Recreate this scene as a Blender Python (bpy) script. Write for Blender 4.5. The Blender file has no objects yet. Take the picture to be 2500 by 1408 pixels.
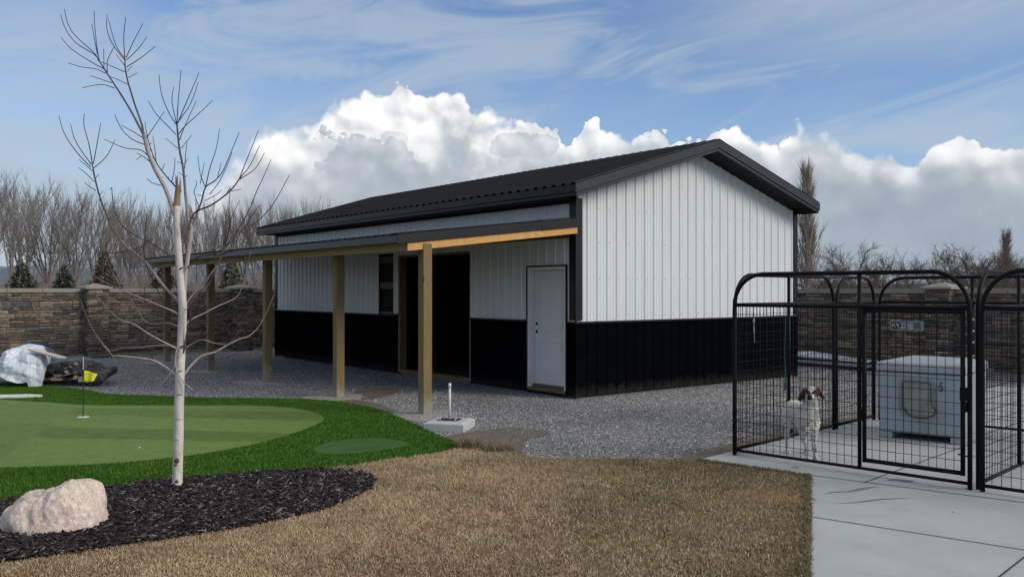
import bpy, bmesh, math, random
import numpy as np
from mathutils import Vector, Matrix, Euler
R = math.radians
rng = np.random.default_rng(7)
random.seed(7)
scene = bpy.context.scene
COL = scene.collection

# ------------------------------------------------------------------ camera
F_PX, CX, CY, EYE, PITCH = 2163.9, 1250.0, 704.0, 1.75, 0.0028
cam = bpy.data.cameras.new('camera')
cam.sensor_width = 36.0
cam.lens = F_PX / 2500.0 * 36.0
cam.clip_start = 0.05
cam.clip_end = 20000
cam_ob = bpy.data.objects.new('camera', cam)
cam_ob.location = (0, 0, EYE)
cam_ob.rotation_euler = (math.pi / 2 + PITCH, 0, 0)
COL.objects.link(cam_ob)
scene.camera = cam_ob
scene.view_settings.view_transform = 'Standard'
scene.view_settings.look = 'None'
scene.view_settings.gamma = 1.0
scene.view_settings.exposure = 0.12
scene.cycles.max_bounces = 6
scene.cycles.transparent_max_bounces = 8

# surveyed from the photograph: a pixel of it gives a bearing, so a spot on level ground (z) or at a depth (Y)
def gp(px, py, z=0.0):
    dx, dz = (px - CX) / F_PX, -(py - CY) / F_PX
    c, s = math.cos(PITCH), math.sin(PITCH)
    D = (dx, c - dz * s, s + dz * c)
    t = (z - EYE) / D[2]
    return (D[0] * t, D[1] * t)
def at(px, py, Y):
    dx, dz = (px - CX) / F_PX, -(py - CY) / F_PX
    c, s = math.cos(PITCH), math.sin(PITCH)
    t = Y / (c - dz * s)
    return (dx * t, Y, EYE + (s + dz * c) * t)

# ------------------------------------------------------------------ sun and sky
SUN_AZ, SUN_EL = R(112), R(27)          # clockwise from the view direction
sd = Vector((math.sin(SUN_AZ) * math.cos(SUN_EL), math.cos(SUN_AZ) * math.cos(SUN_EL), math.sin(SUN_EL)))
sun = bpy.data.lights.new('sun', 'SUN')
sun.energy = 2.0
sun.angle = R(24)                       # veiled by thin cloud
sun.color = (1.0, 0.90, 0.76)
sun_ob = bpy.data.objects.new('sun', sun)
sun_ob.rotation_euler = (-sd).to_track_quat('-Z', 'Y').to_euler()
COL.objects.link(sun_ob)

class NG:
    """small helper for node trees"""
    def __init__(self, tree):
        self.t = tree; tree.nodes.clear(); self.dim = '3D'
    def n(self, typ, **kw):
        nd = self.t.nodes.new(typ)
        for k, v in kw.items(): setattr(nd, k, v)
        return nd
    def l(self, a, b): self.t.links.new(a, b)
    def put(self, sock, v):
        if hasattr(v, 'node') or isinstance(v, bpy.types.NodeSocket): self.l(v, sock)
        else: sock.default_value = v
    def m(self, op, a, b=0.0, c=None, clamp=False):
        nd = self.n('ShaderNodeMath', operation=op, use_clamp=clamp)
        self.put(nd.inputs[0], a); self.put(nd.inputs[1], b)
        if c is not None: self.put(nd.inputs[2], c)
        return nd.outputs[0]
    def vm(self, op, a, b=None):
        nd = self.n('ShaderNodeVectorMath', operation=op)
        self.put(nd.inputs[0], a)
        if b is not None: self.put(nd.inputs[1], b)
        return nd.outputs[0]
    def xyz(self, x, y, z):
        nd = self.n('ShaderNodeCombineXYZ')
        for i, v in enumerate((x, y, z)): self.put(nd.inputs[i], v)
        return nd.outputs[0]
    def noise(self, vec, scale, detail=4, rough=.5, dist=0.0, out=0):
        nd = self.n('ShaderNodeTexNoise', noise_dimensions=self.dim)
        if vec is not None: self.l(vec, nd.inputs['Vector'])
        nd.inputs['Scale'].default_value = scale; nd.inputs['Detail'].default_value = detail
        nd.inputs['Roughness'].default_value = rough; nd.inputs['Distortion'].default_value = dist
        return nd.outputs[out]
    def voro(self, vec, scale, feature='F1', rand=1.0, out='Distance', smooth=None):
        nd = self.n('ShaderNodeTexVoronoi', feature=feature, voronoi_dimensions=self.dim)
        self.l(vec, nd.inputs['Vector'])
        nd.inputs['Scale'].default_value = scale; nd.inputs['Randomness'].default_value = rand
        if smooth is not None and 'Smoothness' in nd.inputs: nd.inputs['Smoothness'].default_value = smooth
        return nd.outputs[out]
    def rng(self, v, a, b, c=0.0, d=1.0, smooth=False):
        nd = self.n('ShaderNodeMapRange', interpolation_type='SMOOTHSTEP' if smooth else 'LINEAR')
        self.put(nd.inputs[0], v)
        for i, x in enumerate((a, b, c, d)): self.put(nd.inputs[1 + i], x)
        return nd.outputs[0]
    def mix(self, f, a, b, blend='MIX'):
        nd = self.n('ShaderNodeMix', data_type='RGBA', blend_type=blend)
        self.put(nd.inputs[0], f)
        for s, v in ((nd.inputs[6], a), (nd.inputs[7], b)):
            self.put(s, v if not isinstance(v, tuple) or len(v) == 4 else (*v, 1.0))
        return nd.outputs[2]
    def ramp(self, f, stops):
        nd = self.n('ShaderNodeValToRGB'); cr = nd.color_ramp
        while len(cr.elements) < len(stops): cr.elements.new(0.5)
        for e, (p, c) in zip(cr.elements, stops): e.position = p; e.color = (*c, 1.0)
        self.put(nd.inputs[0], f)
        return nd.outputs[0]

def build_world():
    w = bpy.data.worlds.new('World'); scene.world = w; w.use_nodes = True
    g = NG(w.node_tree); g.dim = '2D'
    sky = g.n('ShaderNodeTexSky', sky_type='NISHITA', sun_disc=False)
    sky.sun_elevation = SUN_EL; sky.sun_rotation = SUN_AZ
    sky.air_density = 1.0; sky.dust_density = 0.6; sky.ozone_density = 2.0; sky.altitude = 1300
    tc = g.n('ShaderNodeTexCoord')
    d = g.vm('NORMALIZE', tc.outputs['Generated'])
    sp = g.n('ShaderNodeSeparateXYZ'); g.l(d, sp.inputs[0])
    az = g.m('ARCTAN2', sp.outputs[0], sp.outputs[1])
    el = g.m('ARCSINE', sp.outputs[2])
    P = g.xyz(az, el, 0.0)
    # tops of the cumulus bank against bearing
    prof = [(-900, 400), (-300, 540), (0, 560), (300, 540), (430, 500), (520, 440), (590, 360), (640, 326), (700, 322), (760, 318), (800, 282), (850, 245), (890, 236),
            (935, 222), (968, 196), (1000, 240), (1050, 246), (1085, 240), (1112, 216), (1150, 258), (1185, 284), (1240, 294), (1290, 292), (1350, 296), (1368, 334),
            (1400, 342), (1435, 312), (1490, 322), (1540, 326), (1600, 318), (1650, 350), (1720, 330), (1765, 304), (1830, 332), (1905, 366), (1945, 312), (1985, 326),
            (2030, 336), (2090, 366), (2170, 374), (2215, 388), (2260, 360), (2310, 340), (2370, 326), (2420, 344), (2520, 340), (2900, 300), (3600, 330)]
    fc = g.n('ShaderNodeFloatCurve')
    cu = fc.mapping.curves[0]
    AZ0, AZ1, EM = -0.9, 0.9, 0.32
    pts = []
    for px, py in prof:
        a = math.atan((px - 1250) / F_PX); e = math.atan((710 - py) / F_PX * math.cos(a))
        pts.append(((a - AZ0) / (AZ1 - AZ0), e / EM))
    pts = [(0.0, pts[0][1])] + pts + [(1.0, pts[-1][1])]
    while len(cu.points) < len(pts): cu.points.new(0.5, 0.5)
    for p, (x, y) in zip(cu.points, pts): p.location = (x, y); p.handle_type = 'AUTO_CLAMPED'
    fc.mapping.update()
    wob = g.m('MULTIPLY', g.m('SUBTRACT', g.noise(P, 26, 5, .6), .5), 0.035)
    g.put(fc.inputs['Value'], g.rng(g.m('ADD', az, wob), AZ0, AZ1))
    top = g.m('MULTIPLY', fc.outputs[0], EM)
    # cauliflower edges: rounded cells in several sizes
    Pw = g.vm('ADD', P, g.vm('MULTIPLY', g.vm('SUBTRACT', g.noise(P, 30, 4, .55, out=1), (.5, .5, .5)), (.02, .02, 0)))
    b1 = g.voro(Pw, 16, 'SMOOTH_F1', smooth=.3)
    b2 = g.voro(Pw, 40, 'SMOOTH_F1', smooth=.25)
    b3 = g.voro(Pw, 105, 'SMOOTH_F1', smooth=.25)
    puff = g.m('ADD', g.m('MULTIPLY', b1, .55), g.m('ADD', g.m('MULTIPLY', b2, .3), g.m('MULTIPLY', b3, .15)))
    puff = g.m('SUBTRACT', .42, puff)
    fine = g.m('SUBTRACT', g.noise(P, 60, 8, .62), .5)
    depth = g.m('ADD', g.m('SUBTRACT', top, el), g.m('ADD', g.m('MULTIPLY', puff, .046), g.m('MULTIPLY', fine, .014)))
    softn = g.m('ADD', g.rng(g.noise(P, 7, 2), .35, .7, .002, .014), g.rng(az, -.26, -.36, 0.0, .05))
    cum = g.m('DIVIDE', depth, softn, clamp=True)
    # light on the bank: bright sunlit heads, grey-blue shaded bellies
    below = g.m('DIVIDE', g.m('SUBTRACT', top, el), g.rng(az, .10, .24, .088, .052), clamp=True)
    P2 = g.vm('ADD', Pw, (.005, .010, 0))
    def pf(v):
        a = g.voro(v, 16, 'SMOOTH_F1', smooth=.6); b = g.voro(v, 40, 'SMOOTH_F1', smooth=.6)
        return g.m('ADD', g.m('MULTIPLY', a, .6), g.m('MULTIPLY', b, .4))
    rel = g.m('MULTIPLY', g.m('SUBTRACT', pf(P2), pf(Pw)), 1.1)
    n5 = g.noise(Pw, 8, 5, .55)
    n6 = g.noise(P, 26, 7, .6)
    lit = g.m('SUBTRACT', 0.97, g.m('MULTIPLY', g.m('POWER', below, .8), .61))
    lit = g.m('ADD', lit, g.m('MULTIPLY', rel, g.rng(below, 0, 1, 1.0, .22)))
    lit = g.m('ADD', lit, g.m('MULTIPLY', g.m('SUBTRACT', n5, .5), g.rng(below, 0, .6, .2, .45)))
    lit = g.m('ADD', lit, g.m('MULTIPLY', g.m('SUBTRACT', n6, .5), .26))
    # two nearer grey clouds low in front of the bank, and one white shoulder between them
    def blob(px, py, wx, wy):
        a = math.atan((px - 1250) / F_PX); e = math.atan((710 - py) / F_PX * math.cos(a))
        q = g.vm('MULTIPLY', g.vm('SUBTRACT', P, (a, e, 0)), (F_PX / wx, F_PX / wy, 0))
        r = g.n('ShaderNodeVectorMath', operation='LENGTH'); g.l(q, r.inputs[0])
        return r.outputs['Value']
    edge = g.m('ADD', g.m('MULTIPLY', puff, 1.5), g.m('MULTIPLY', fine, .9))
    def dark(px, py, wx, wy):
        return g.rng(g.m('SUBTRACT', blob(px, py, wx, wy), edge), .85, 1.0, 1.0, 0.0, True)
    dk = g.m('MAXIMUM', dark(880, 425, 120, 90), dark(1010, 450, 75, 55))
    dk = g.m('MAXIMUM', dk, g.m('MULTIPLY', dark(1290, 352, 95, 32), .75))
    dk = g.m('MAXIMUM', dk, g.m('MULTIPLY', dark(960, 338, 34, 16), .5))
    dk = g.m('MAXIMUM', dk, g.m('MULTIPLY', dark(620, 470, 90, 60), .6))
    wh = g.m('MULTIPLY', g.rng(g.m('SUBTRACT', blob(1000, 340, 190, 95), edge), .2, 1.2, 1.0, 0.0, True), .3)
    wh = g.m('ADD', wh, g.m('MULTIPLY', g.rng(blob(690, 370, 80, 60), .2, 1.2, 1.0, 0.0, True), .15))
    lit = g.m('ADD', lit, wh)
    lit = g.m('SUBTRACT', lit, g.m('MULTIPLY', g.rng(g.noise(P, 5.5, 3), .42, .62, 0, .22), g.rng(az, .08, .22)))
    fade = g.rng(el, .095, .150, .25, 1.0)
    shade = g.m('ADD', .50, g.m('ADD', g.m('MULTIPLY', g.m('SUBTRACT', n6, .5), .5), g.m('MULTIPLY', rel, .5)))
    dkf = g.m('MULTIPLY', dk, fade)
    lit = g.m('ADD', g.m('MULTIPLY', lit, g.m('SUBTRACT', 1.0, dkf)), g.m('MULTIPLY', g.m('MINIMUM', lit, shade), dkf))
    ccol = g.ramp(lit, [(0.0, (.27, .325, .40)), (.30, (.36, .415, .475)), (.55, (.50, .545, .59)), (.78, (.74, .765, .785)), (1.0, (.93, .935, .925))])
    # grey rain-veil under the bank towards the horizon
    veil = g.rng(el, .11, .0, 0.0, .75)
    ccol = g.mix(veil, ccol, (.34, .42, .50))
    # thin high cloud: long streaks climbing slightly to the right
    A = g.m('ADD', g.m('MULTIPLY', el, 6.5), g.m('MULTIPLY', az, -1.0))
    C1 = g.xyz(g.m('MULTIPLY', az, 1.6), A, .3)
    ci = g.noise(C1, 2.6, 7, .58, .6)
    cirr = g.rng(ci, .38, .66, 0.0, .70, True)
    C2 = g.xyz(g.m('MULTIPLY', az, 2.2), g.m('MULTIPLY', el, 6.0), 3.7)
    lump = g.rng(g.noise(C2, 3.2, 7, .55), .46, .68, 0.0, .80, True)
    leftness = g.rng(az, .1, -.45, .15, 1.0)
    lump = g.m('MULTIPLY', lump, leftness)
    topr = g.m('MULTIPLY', g.rng(blob(2250, -20, 650, 150), .3, 1.3, .85, 0, True), g.rng(ci, .3, .6, .5, 1.0))
    topl = g.m('MULTIPLY', g.rng(blob(60, 20, 340, 130), .2, 1.2, .6, 0, True), g.rng(ci, .25, .6, .5, 1.0))
    gryb = g.m('MULTIPLY', g.rng(g.m('SUBTRACT', blob(740, 165, 230, 36), g.m('MULTIPLY', fine, 1.2)), .2, 1.1, .55, 0, True), 1.0)
    haze = g.m('MULTIPLY', g.rng(el, .30, .08, 0.0, .70), g.rng(az, .25, -.4, .45, 1.3))
    th = g.m('MAXIMUM', g.m('MAXIMUM', cirr, lump), g.m('MAXIMUM', g.m('MAXIMUM', topr, topl), gryb))
    over = g.m('MULTIPLY', g.rng(el, .42, .75, 0.0, .82), g.rng(g.noise(C2, 1.2, 3), .3, .6, .6, 1.0))   # unseen cloud cover added overhead to whiten and brighten the light
    thin = g.m('SUBTRACT', 1.0, g.m('MULTIPLY', g.m('SUBTRACT', 1.0, g.m('MAXIMUM', th, over)), g.m('SUBTRACT', 1.0, haze)), clamp=True)
    tcol = g.mix(g.rng(el, .05, .3), (.46, .57, .68), g.mix(g.rng(el, .42, .75), (.44, .52, .62), (.80, .79, .76)))
    skyc = g.mix(1.0, sky.outputs[0], (.87, .985, 1.14), 'MULTIPLY')
    bg1 = g.n('ShaderNodeBackground'); g.l(skyc, bg1.inputs[0]); bg1.inputs[1].default_value = 0.115
    bgt = g.n('ShaderNodeBackground'); g.l(tcol, bgt.inputs[0]); bgt.inputs[1].default_value = 0.92
    bgc = g.n('ShaderNodeBackground'); g.l(ccol, bgc.inputs[0]); bgc.inputs[1].default_value = 1.0
    m1 = g.n('ShaderNodeMixShader'); g.l(thin, m1.inputs[0]); g.l(bg1.outputs[0], m1.inputs[1]); g.l(bgt.outputs[0], m1.inputs[2])
    m2 = g.n('ShaderNodeMixShader'); g.l(cum, m2.inputs[0]); g.l(m1.outputs[0], m2.inputs[1]); g.l(bgc.outputs[0], m2.inputs[2])
    o = g.n('ShaderNodeOutputWorld'); g.l(m2.outputs[0], o.inputs[0])
build_world()

# ------------------------------------------------------------------ helpers
def tag(o, label=None, cat=None, group=None, kind=None):
    if label: o['label'] = label
    if cat: o['category'] = cat
    if group: o['group'] = group
    if kind: o['kind'] = kind
    return o
def thing(name, label, cat, loc=(0, 0, 0), rz=0.0, group=None):
    o = bpy.data.objects.new(name, None); COL.objects.link(o)
    o.location = loc; o.rotation_euler = (0, 0, rz); o.empty_display_size = .2
    return tag(o, label, cat, group)
def fast_mesh(name, co, faces_flat, nper, cols=None, smooth=False):
    """mesh from arrays; every face has nper corners (or nper is an array)"""
    me = bpy.data.meshes.new(name)
    co = np.asarray(co, np.float32).reshape(-1, 3); ff = np.asarray(faces_flat, np.int32).ravel()
    me.vertices.add(len(co)); me.vertices.foreach_set('co', co.ravel())
    if np.isscalar(nper): nf = len(ff) // nper; starts = np.arange(nf, dtype=np.int32) * nper
    else:
        npa = np.asarray(nper, np.int32); nf = len(npa); starts = np.concatenate(([0], np.cumsum(npa)[:-1])).astype(np.int32)
    me.loops.add(len(ff)); me.loops.foreach_set('vertex_index', ff)
    me.polygons.add(nf); me.polygons.foreach_set('loop_start', starts)
    if smooth: me.polygons.foreach_set('use_smooth', np.ones(nf, bool))
    me.update(calc_edges=True)
    if cols is not None:
        ca = me.color_attributes.new('Col', 'FLOAT_COLOR', 'POINT')
        c4 = np.ones((len(co), 4), np.float32); c4[:, :3] = cols
        ca.data.foreach_set('color', c4.ravel())
    return me
def link(name, me, mat=None, parent=None):
    o = bpy.data.objects.new(name, me); COL.objects.link(o)
    if mat and not me.materials: me.materials.append(mat)
    if parent: o.parent = parent
    return o

class MB:
    """collects shapes, then links them as ONE mesh object"""
    def __init__(self): self.v = []; self.f = []; self.c = []; self.col = None
    def add(self, vs, fs):
        b = len(self.v); self.v += [tuple(map(float, p)) for p in vs]; self.f += [tuple(b + i for i in f) for f in fs]
        self.c += [self.col or (1, 1, 1)] * len(vs)
        return self
    def box(self, x0, x1, y0, y1, z0, z1):
        return self.add([(x0, y0, z0), (x1, y0, z0), (x1, y1, z0), (x0, y1, z0), (x0, y0, z1), (x1, y0, z1), (x1, y1, z1), (x0, y1, z1)],
                        [(3, 2, 1, 0), (4, 5, 6, 7), (0, 1, 5, 4), (1, 2, 6, 5), (2, 3, 7, 6), (3, 0, 4, 7)])
    def hexa(self, bot, top):
        return self.add(list(bot) + list(top), [(3, 2, 1, 0), (4, 5, 6, 7), (0, 1, 5, 4), (1, 2, 6, 5), (2, 3, 7, 6), (3, 0, 4, 7)])
    def prism(self, poly, axis, a, b):
        """poly: list of 2D points, extruded along axis from a to b"""
        def P(p, t):
            return (t, p[0], p[1]) if axis == 'x' else ((p[0], t, p[1]) if axis == 'y' else (p[0], p[1], t))
        n = len(poly)
        return self.add([P(p, a) for p in poly] + [P(p, b) for p in poly],
                        [tuple(range(n))[::-1], tuple(range(n, 2 * n))] + [(i, (i + 1) % n, n + (i + 1) % n, n + i) for i in range(n)])
    def tube(self, pts, rad, k=8, cap=True):
        pts = [Vector(p) for p in pts]; n = len(pts)
        if not hasattr(rad, '__len__'): rad = [rad] * n
        vs = []; ref = None
        for i, p in enumerate(pts):
            t = (pts[min(i + 1, n - 1)] - pts[max(i - 1, 0)])
            t = t.normalized() if t.length > 1e-9 else Vector((0, 0, 1))
            if ref is None: ref = t.orthogonal().normalized()
            u = (ref - t * ref.dot(t))
            u = u.normalized() if u.length > 1e-6 else t.orthogonal().normalized()
            ref = u; w = t.cross(u)
            for j in range(k):
                a = 2 * math.pi * j / k
                vs.append(p + (u * math.cos(a) + w * math.sin(a)) * rad[i])
        fs = [(i * k + j, i * k + (j + 1) % k, (i + 1) * k + (j + 1) % k, (i + 1) * k + j) for i in range(n - 1) for j in range(k)]
        if cap: fs += [tuple(range(k))[::-1], tuple((n - 1) * k + j for j in range(k))]
        return self.add(vs, fs)
    def ell(self, c, r, nu=12, nv=8, rot=None):
        vs = [];
        for i in range(nv + 1):
            ph = math.pi * i / nv
            for j in range(nu):
                th = 2 * math.pi * j / nu
                p = Vector((r[0] * math.sin(ph) * math.cos(th), r[1] * math.sin(ph) * math.sin(th), r[2] * math.cos(ph)))
                if rot: p.rotate(rot)
                vs.append(p + Vector(c))
        fs = [(i * nu + j, (i + 1) * nu + j, (i + 1) * nu + (j + 1) % nu, i * nu + (j + 1) % nu) for i in range(nv) for j in range(nu)]
        return self.add(vs, fs)
    def build(self, name, mat=None, parent=None, bevel=0.0, smooth=False, col=False):
        me = bpy.data.meshes.new(name); me.from_pydata(self.v, [], self.f); me.update()
        if smooth: me.polygons.foreach_set('use_smooth', [True] * len(me.polygons))
        if col:
            ca = me.color_attributes.new('Col', 'FLOAT_COLOR', 'POINT')
            ca.data.foreach_set('color', np.array([(*c, 1) for c in self.c], np.float32).ravel())
        o = link(name, me, mat, parent)
        if bevel:
            b = o.modifiers.new('bevel', 'BEVEL'); b.width = bevel; b.segments = 2; b.limit_method = 'ANGLE'
        return o

def mat(name, base=(.5, .5, .5), rough=.6, metal=0.0, var=0.0, vscale=4.0, stretch=(1, 1, 1), second=None, bump=0.0, bscale=40.0, attr=False, spec=.5, extra=None, sheen=0.0):
    m = bpy.data.materials.new(name); m.use_nodes = True
    g = NG(m.node_tree); out = g.n('ShaderNodeOutputMaterial'); p = g.n('ShaderNodeBsdfPrincipled')
    g.l(p.outputs[0], out.inputs[0])
    tc = g.n('ShaderNodeTexCoord').outputs['Object']
    vec = g.vm('MULTIPLY', tc, stretch)
    c = (*base, 1.0)
    if attr:
        a = g.n('ShaderNodeAttribute'); a.attribute_name = 'Col'; c = a.outputs['Color']
    if var:
        nz = g.noise(vec, vscale, 6, .6)
        f = g.rng(nz, .3, .7)
        if second: c = g.mix(f, c if attr else base, second)
        else: c = g.mix(1.0, c if attr else base, g.ramp(f, [(0, (1 - var,) * 3), (1, (1 + var,) * 3)]), 'MULTIPLY')
    if extra: c = extra(g, tc, vec, c, p) or c
    g.put(p.inputs['Base Color'], c)
    if not p.inputs['Roughness'].is_linked: p.inputs['Roughness'].default_value = rough
    p.inputs['Metallic'].default_value = metal
    p.inputs['Specular IOR Level'].default_value = spec
    if bump and not p.inputs['Normal'].is_linked:
        b = g.n('ShaderNodeBump'); b.inputs['Strength'].default_value = bump; b.inputs['Distance'].default_value = .02
        g.l(g.noise(vec, bscale, 6, .6), b.inputs['Height']); g.l(b.outputs[0], p.inputs['Normal'])
    return m

def smooth_loop(pts, per=6, jit=0.0, closed=True):
    """Catmull-Rom through points"""
    P = np.array(pts, float); n = len(P); out = []
    rngj = n if closed else n - 1
    for i in range(rngj):
        p0, p1, p2, p3 = (P[(i - 1) % n], P[i], P[(i + 1) % n], P[(i + 2) % n]) if closed else (P[max(i - 1, 0)], P[i], P[i + 1], P[min(i + 2, n - 1)])
        for k in range(per):
            t = k / per
            q = .5 * ((2 * p1) + (-p0 + p2) * t + (2 * p0 - 5 * p1 + 4 * p2 - p3) * t * t + (-p0 + 3 * p1 - 3 * p2 + p3) * t ** 3)
            out.append(q)
    if not closed: out.append(P[-1])
    out = np.array(out)
    if jit: out = out + rng.normal(0, jit, out.shape)
    return out
def pip(P, poly):
    x, y = P[:, 0], P[:, 1]; ins = np.zeros(len(P), bool); n = len(poly)
    for i in range(n):
        x0, y0 = poly[i]; x1, y1 = poly[(i + 1) % n]
        if y0 == y1: continue
        c = ((y0 > y) != (y1 > y)) & (x < (x1 - x0) * (y - y0) / (y1 - y0) + x0)
        ins ^= c
    return ins
def scatter(poly, dens, holes=(), yfun=None):
    lo, hi = poly.min(0), poly.max(0); n = int(dens * (hi[0] - lo[0]) * (hi[1] - lo[1]))
    P = rng.uniform(lo, hi, (n, 2))
    # what the frame shows (with a margin), so effort goes where it is seen
    P = P[(np.abs(P[:, 0]) < .62 * P[:, 1] + .6) & (P[:, 1] > 4.6)]
    if yfun is not None: P = P[rng.random(len(P)) < yfun(P[:, 1])]
    P = P[pip(P, poly)]
    for h in holes: P = P[~pip(P, h)]
    return P
def sheet(name, poly, z, m, thick=None):
    n = len(poly)
    if thick:
        mb = MB().prism([tuple(p) for p in poly], 'z', z - thick, z); o = mb.build(name, m)
    else:
        me = bpy.data.meshes.new(name); me.from_pydata([(p[0], p[1], z) for p in poly], [], [tuple(range(n))]); me.update()
        if me.polygons[0].normal.z < 0: me.flip_normals()
        o = link(name, me, m)
    return tag(o, kind='structure')
def ground_poly(px, per=6, jit=0, closed=True, smooth=True):
    P = [gp(*p) for p in px]
    return smooth_loop(P, per, jit, closed) if smooth else np.array(P)

# ------------------------------------------------------------------ ground
def m_field(g, tc, vec, c, p):
    a = g.noise(tc, .05, 6, .6); b = g.noise(tc, 2.0, 6, .65)
    return g.mix(g.rng(b, .3, .7), g.mix(g.rng(a, .35, .65), (.14, .11, .06), (.10, .10, .045)), (.20, .16, .09))
MAT_FIELD = mat('dry_field', rough=.95, spec=.1, extra=m_field)
def m_gravel(g, tc, vec, c, p):
    v = g.n('ShaderNodeTexVoronoi'); g.l(tc, v.inputs['Vector']); v.inputs['Scale'].default_value = 42
    big = g.noise(tc, .7, 5, .6)
    col = g.ramp(g.n('ShaderNodeSeparateColor').outputs[0], [(0, (.10, .104, .11)), (.5, (.215, .22, .225)), (.85, (.34, .345, .345)), (1, (.52, .51, .49))])
    sc = col.node.inputs[0].links[0].from_node; g.l(v.outputs['Color'], sc.inputs[0])
    col = g.mix(g.rng(big, .40, .75, 0, .35), col, (.15, .125, .10))
    b = g.n('ShaderNodeBump'); b.inputs['Strength'].default_value = .8; b.inputs['Distance'].default_value = .015
    g.l(g.m('SUBTRACT', 1.0, v.outputs['Distance']), b.inputs['Height']); g.l(b.outputs[0], p.inputs['Normal'])
    return col
MAT_GRAVEL = mat('gravel_bed', rough=.9, spec=.2, extra=m_gravel)
ATTR = mat('coloured_pieces', rough=.85, spec=.25, attr=True, var=.12, vscale=30)
BLADE = mat('grass_blades', rough=.75, spec=.15, attr=True)
BLADE_T = mat('turf_blades', rough=.6, spec=.3, attr=True)

big = np.array([(-6000, -200), (6000, -200), (6000, 9000), (-6000, 9000)], float)
sheet('field_ground', big, -.10, MAT_FIELD)
yard = np.array([(-20, 4), (-20, 20), (-3.0, 37), (14, 19), (16, 4)], float)
sheet('gravel_yard', yard, -.02, MAT_GRAVEL)

# outlines surveyed from the photo
turf_px = [(-330, 926), (-120, 930), (0, 937), (110, 939), (200, 949), (262, 960), (380, 965), (520, 970), (640, 971), (760, 974), (850, 982), (910, 994), (955, 1008), (1002, 1029), (1040, 1047), (1075, 1062),
           (1112, 1077), (1126, 1088), (1100, 1097), (1050, 1106), (960, 1117), (880, 1130), (800, 1141), (700, 1149), (610, 1155), (520, 1162), (422, 1169), (317, 1183), (217, 1194), (110, 1209), (0, 1224), (-150, 1248), (-430, 1300)]
turf = ground_poly(turf_px, 5)
mulch_px = [(-430, 1302), (-150, 1250), (0, 1226), (110, 1211), (217, 1196), (317, 1185), (422, 1171), (520, 1164), (610, 1157), (700, 1150), (790, 1147), (860, 1151), (905, 1162), (914, 1174), (905, 1190), (870, 1211), (800, 1240), (700, 1265),
            (600, 1285), (520, 1298), (430, 1313), (300, 1331), (150, 1353), (0, 1375), (-250, 1410), (-430, 1440)]
mulch = ground_poly(mulch_px, 5)
green_px = [(-330, 966), (-120, 970), (0, 975), (125, 982), (217, 988), (380, 989), (520, 989), (610, 989), (690, 993), (745, 1000), (780, 1010), (791, 1020), (782, 1031), (745, 1047), (700, 1063), (620, 1084), (520, 1103), (400, 1119), (259, 1131), (130, 1137), (0, 1141), (-200, 1143), (-430, 1140)]
green = ground_poly(green_px, 6)
oval_px = [(766, 1092), (790, 1082), (835, 1073), (890, 1068), (950, 1070), (990, 1077), (1000, 1084), (975, 1092), (930, 1099), (870, 1106), (810, 1108), (775, 1102)]
oval = ground_poly(oval_px, 6)
slab = np.array([gp(1704, 1121), gp(1979, 1160), gp(1979, 1440), (4.6, 3.0), (16, 3.0), (16, 12.5), (9.0, 16.4), (5.3, 12.52)], float)
lawn_px = [(1979, 1161), (1850, 1143), (1704, 1122), (1640, 1121), (1560, 1117), (1480, 1117), (1400, 1119), (1330, 1117), (1275, 1106), (1215, 1098), (1160, 1092), (1122, 1090), (1100, 1098), (1050, 1107), (960, 1118), (880, 1131), (800, 1142), (700, 1150)]
lawn = np.concatenate([ground_poly(lawn_px, 4, 0.012, closed=False), ground_poly(mulch_px[9:], 4, 0, closed=False),
                       np.array([(-8, 3.0), gp(1979, 1440)], float) if gp(1979, 1440)[1] > 3 else np.array([(-8, 3.0), (4, 3.0)], float)])

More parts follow.
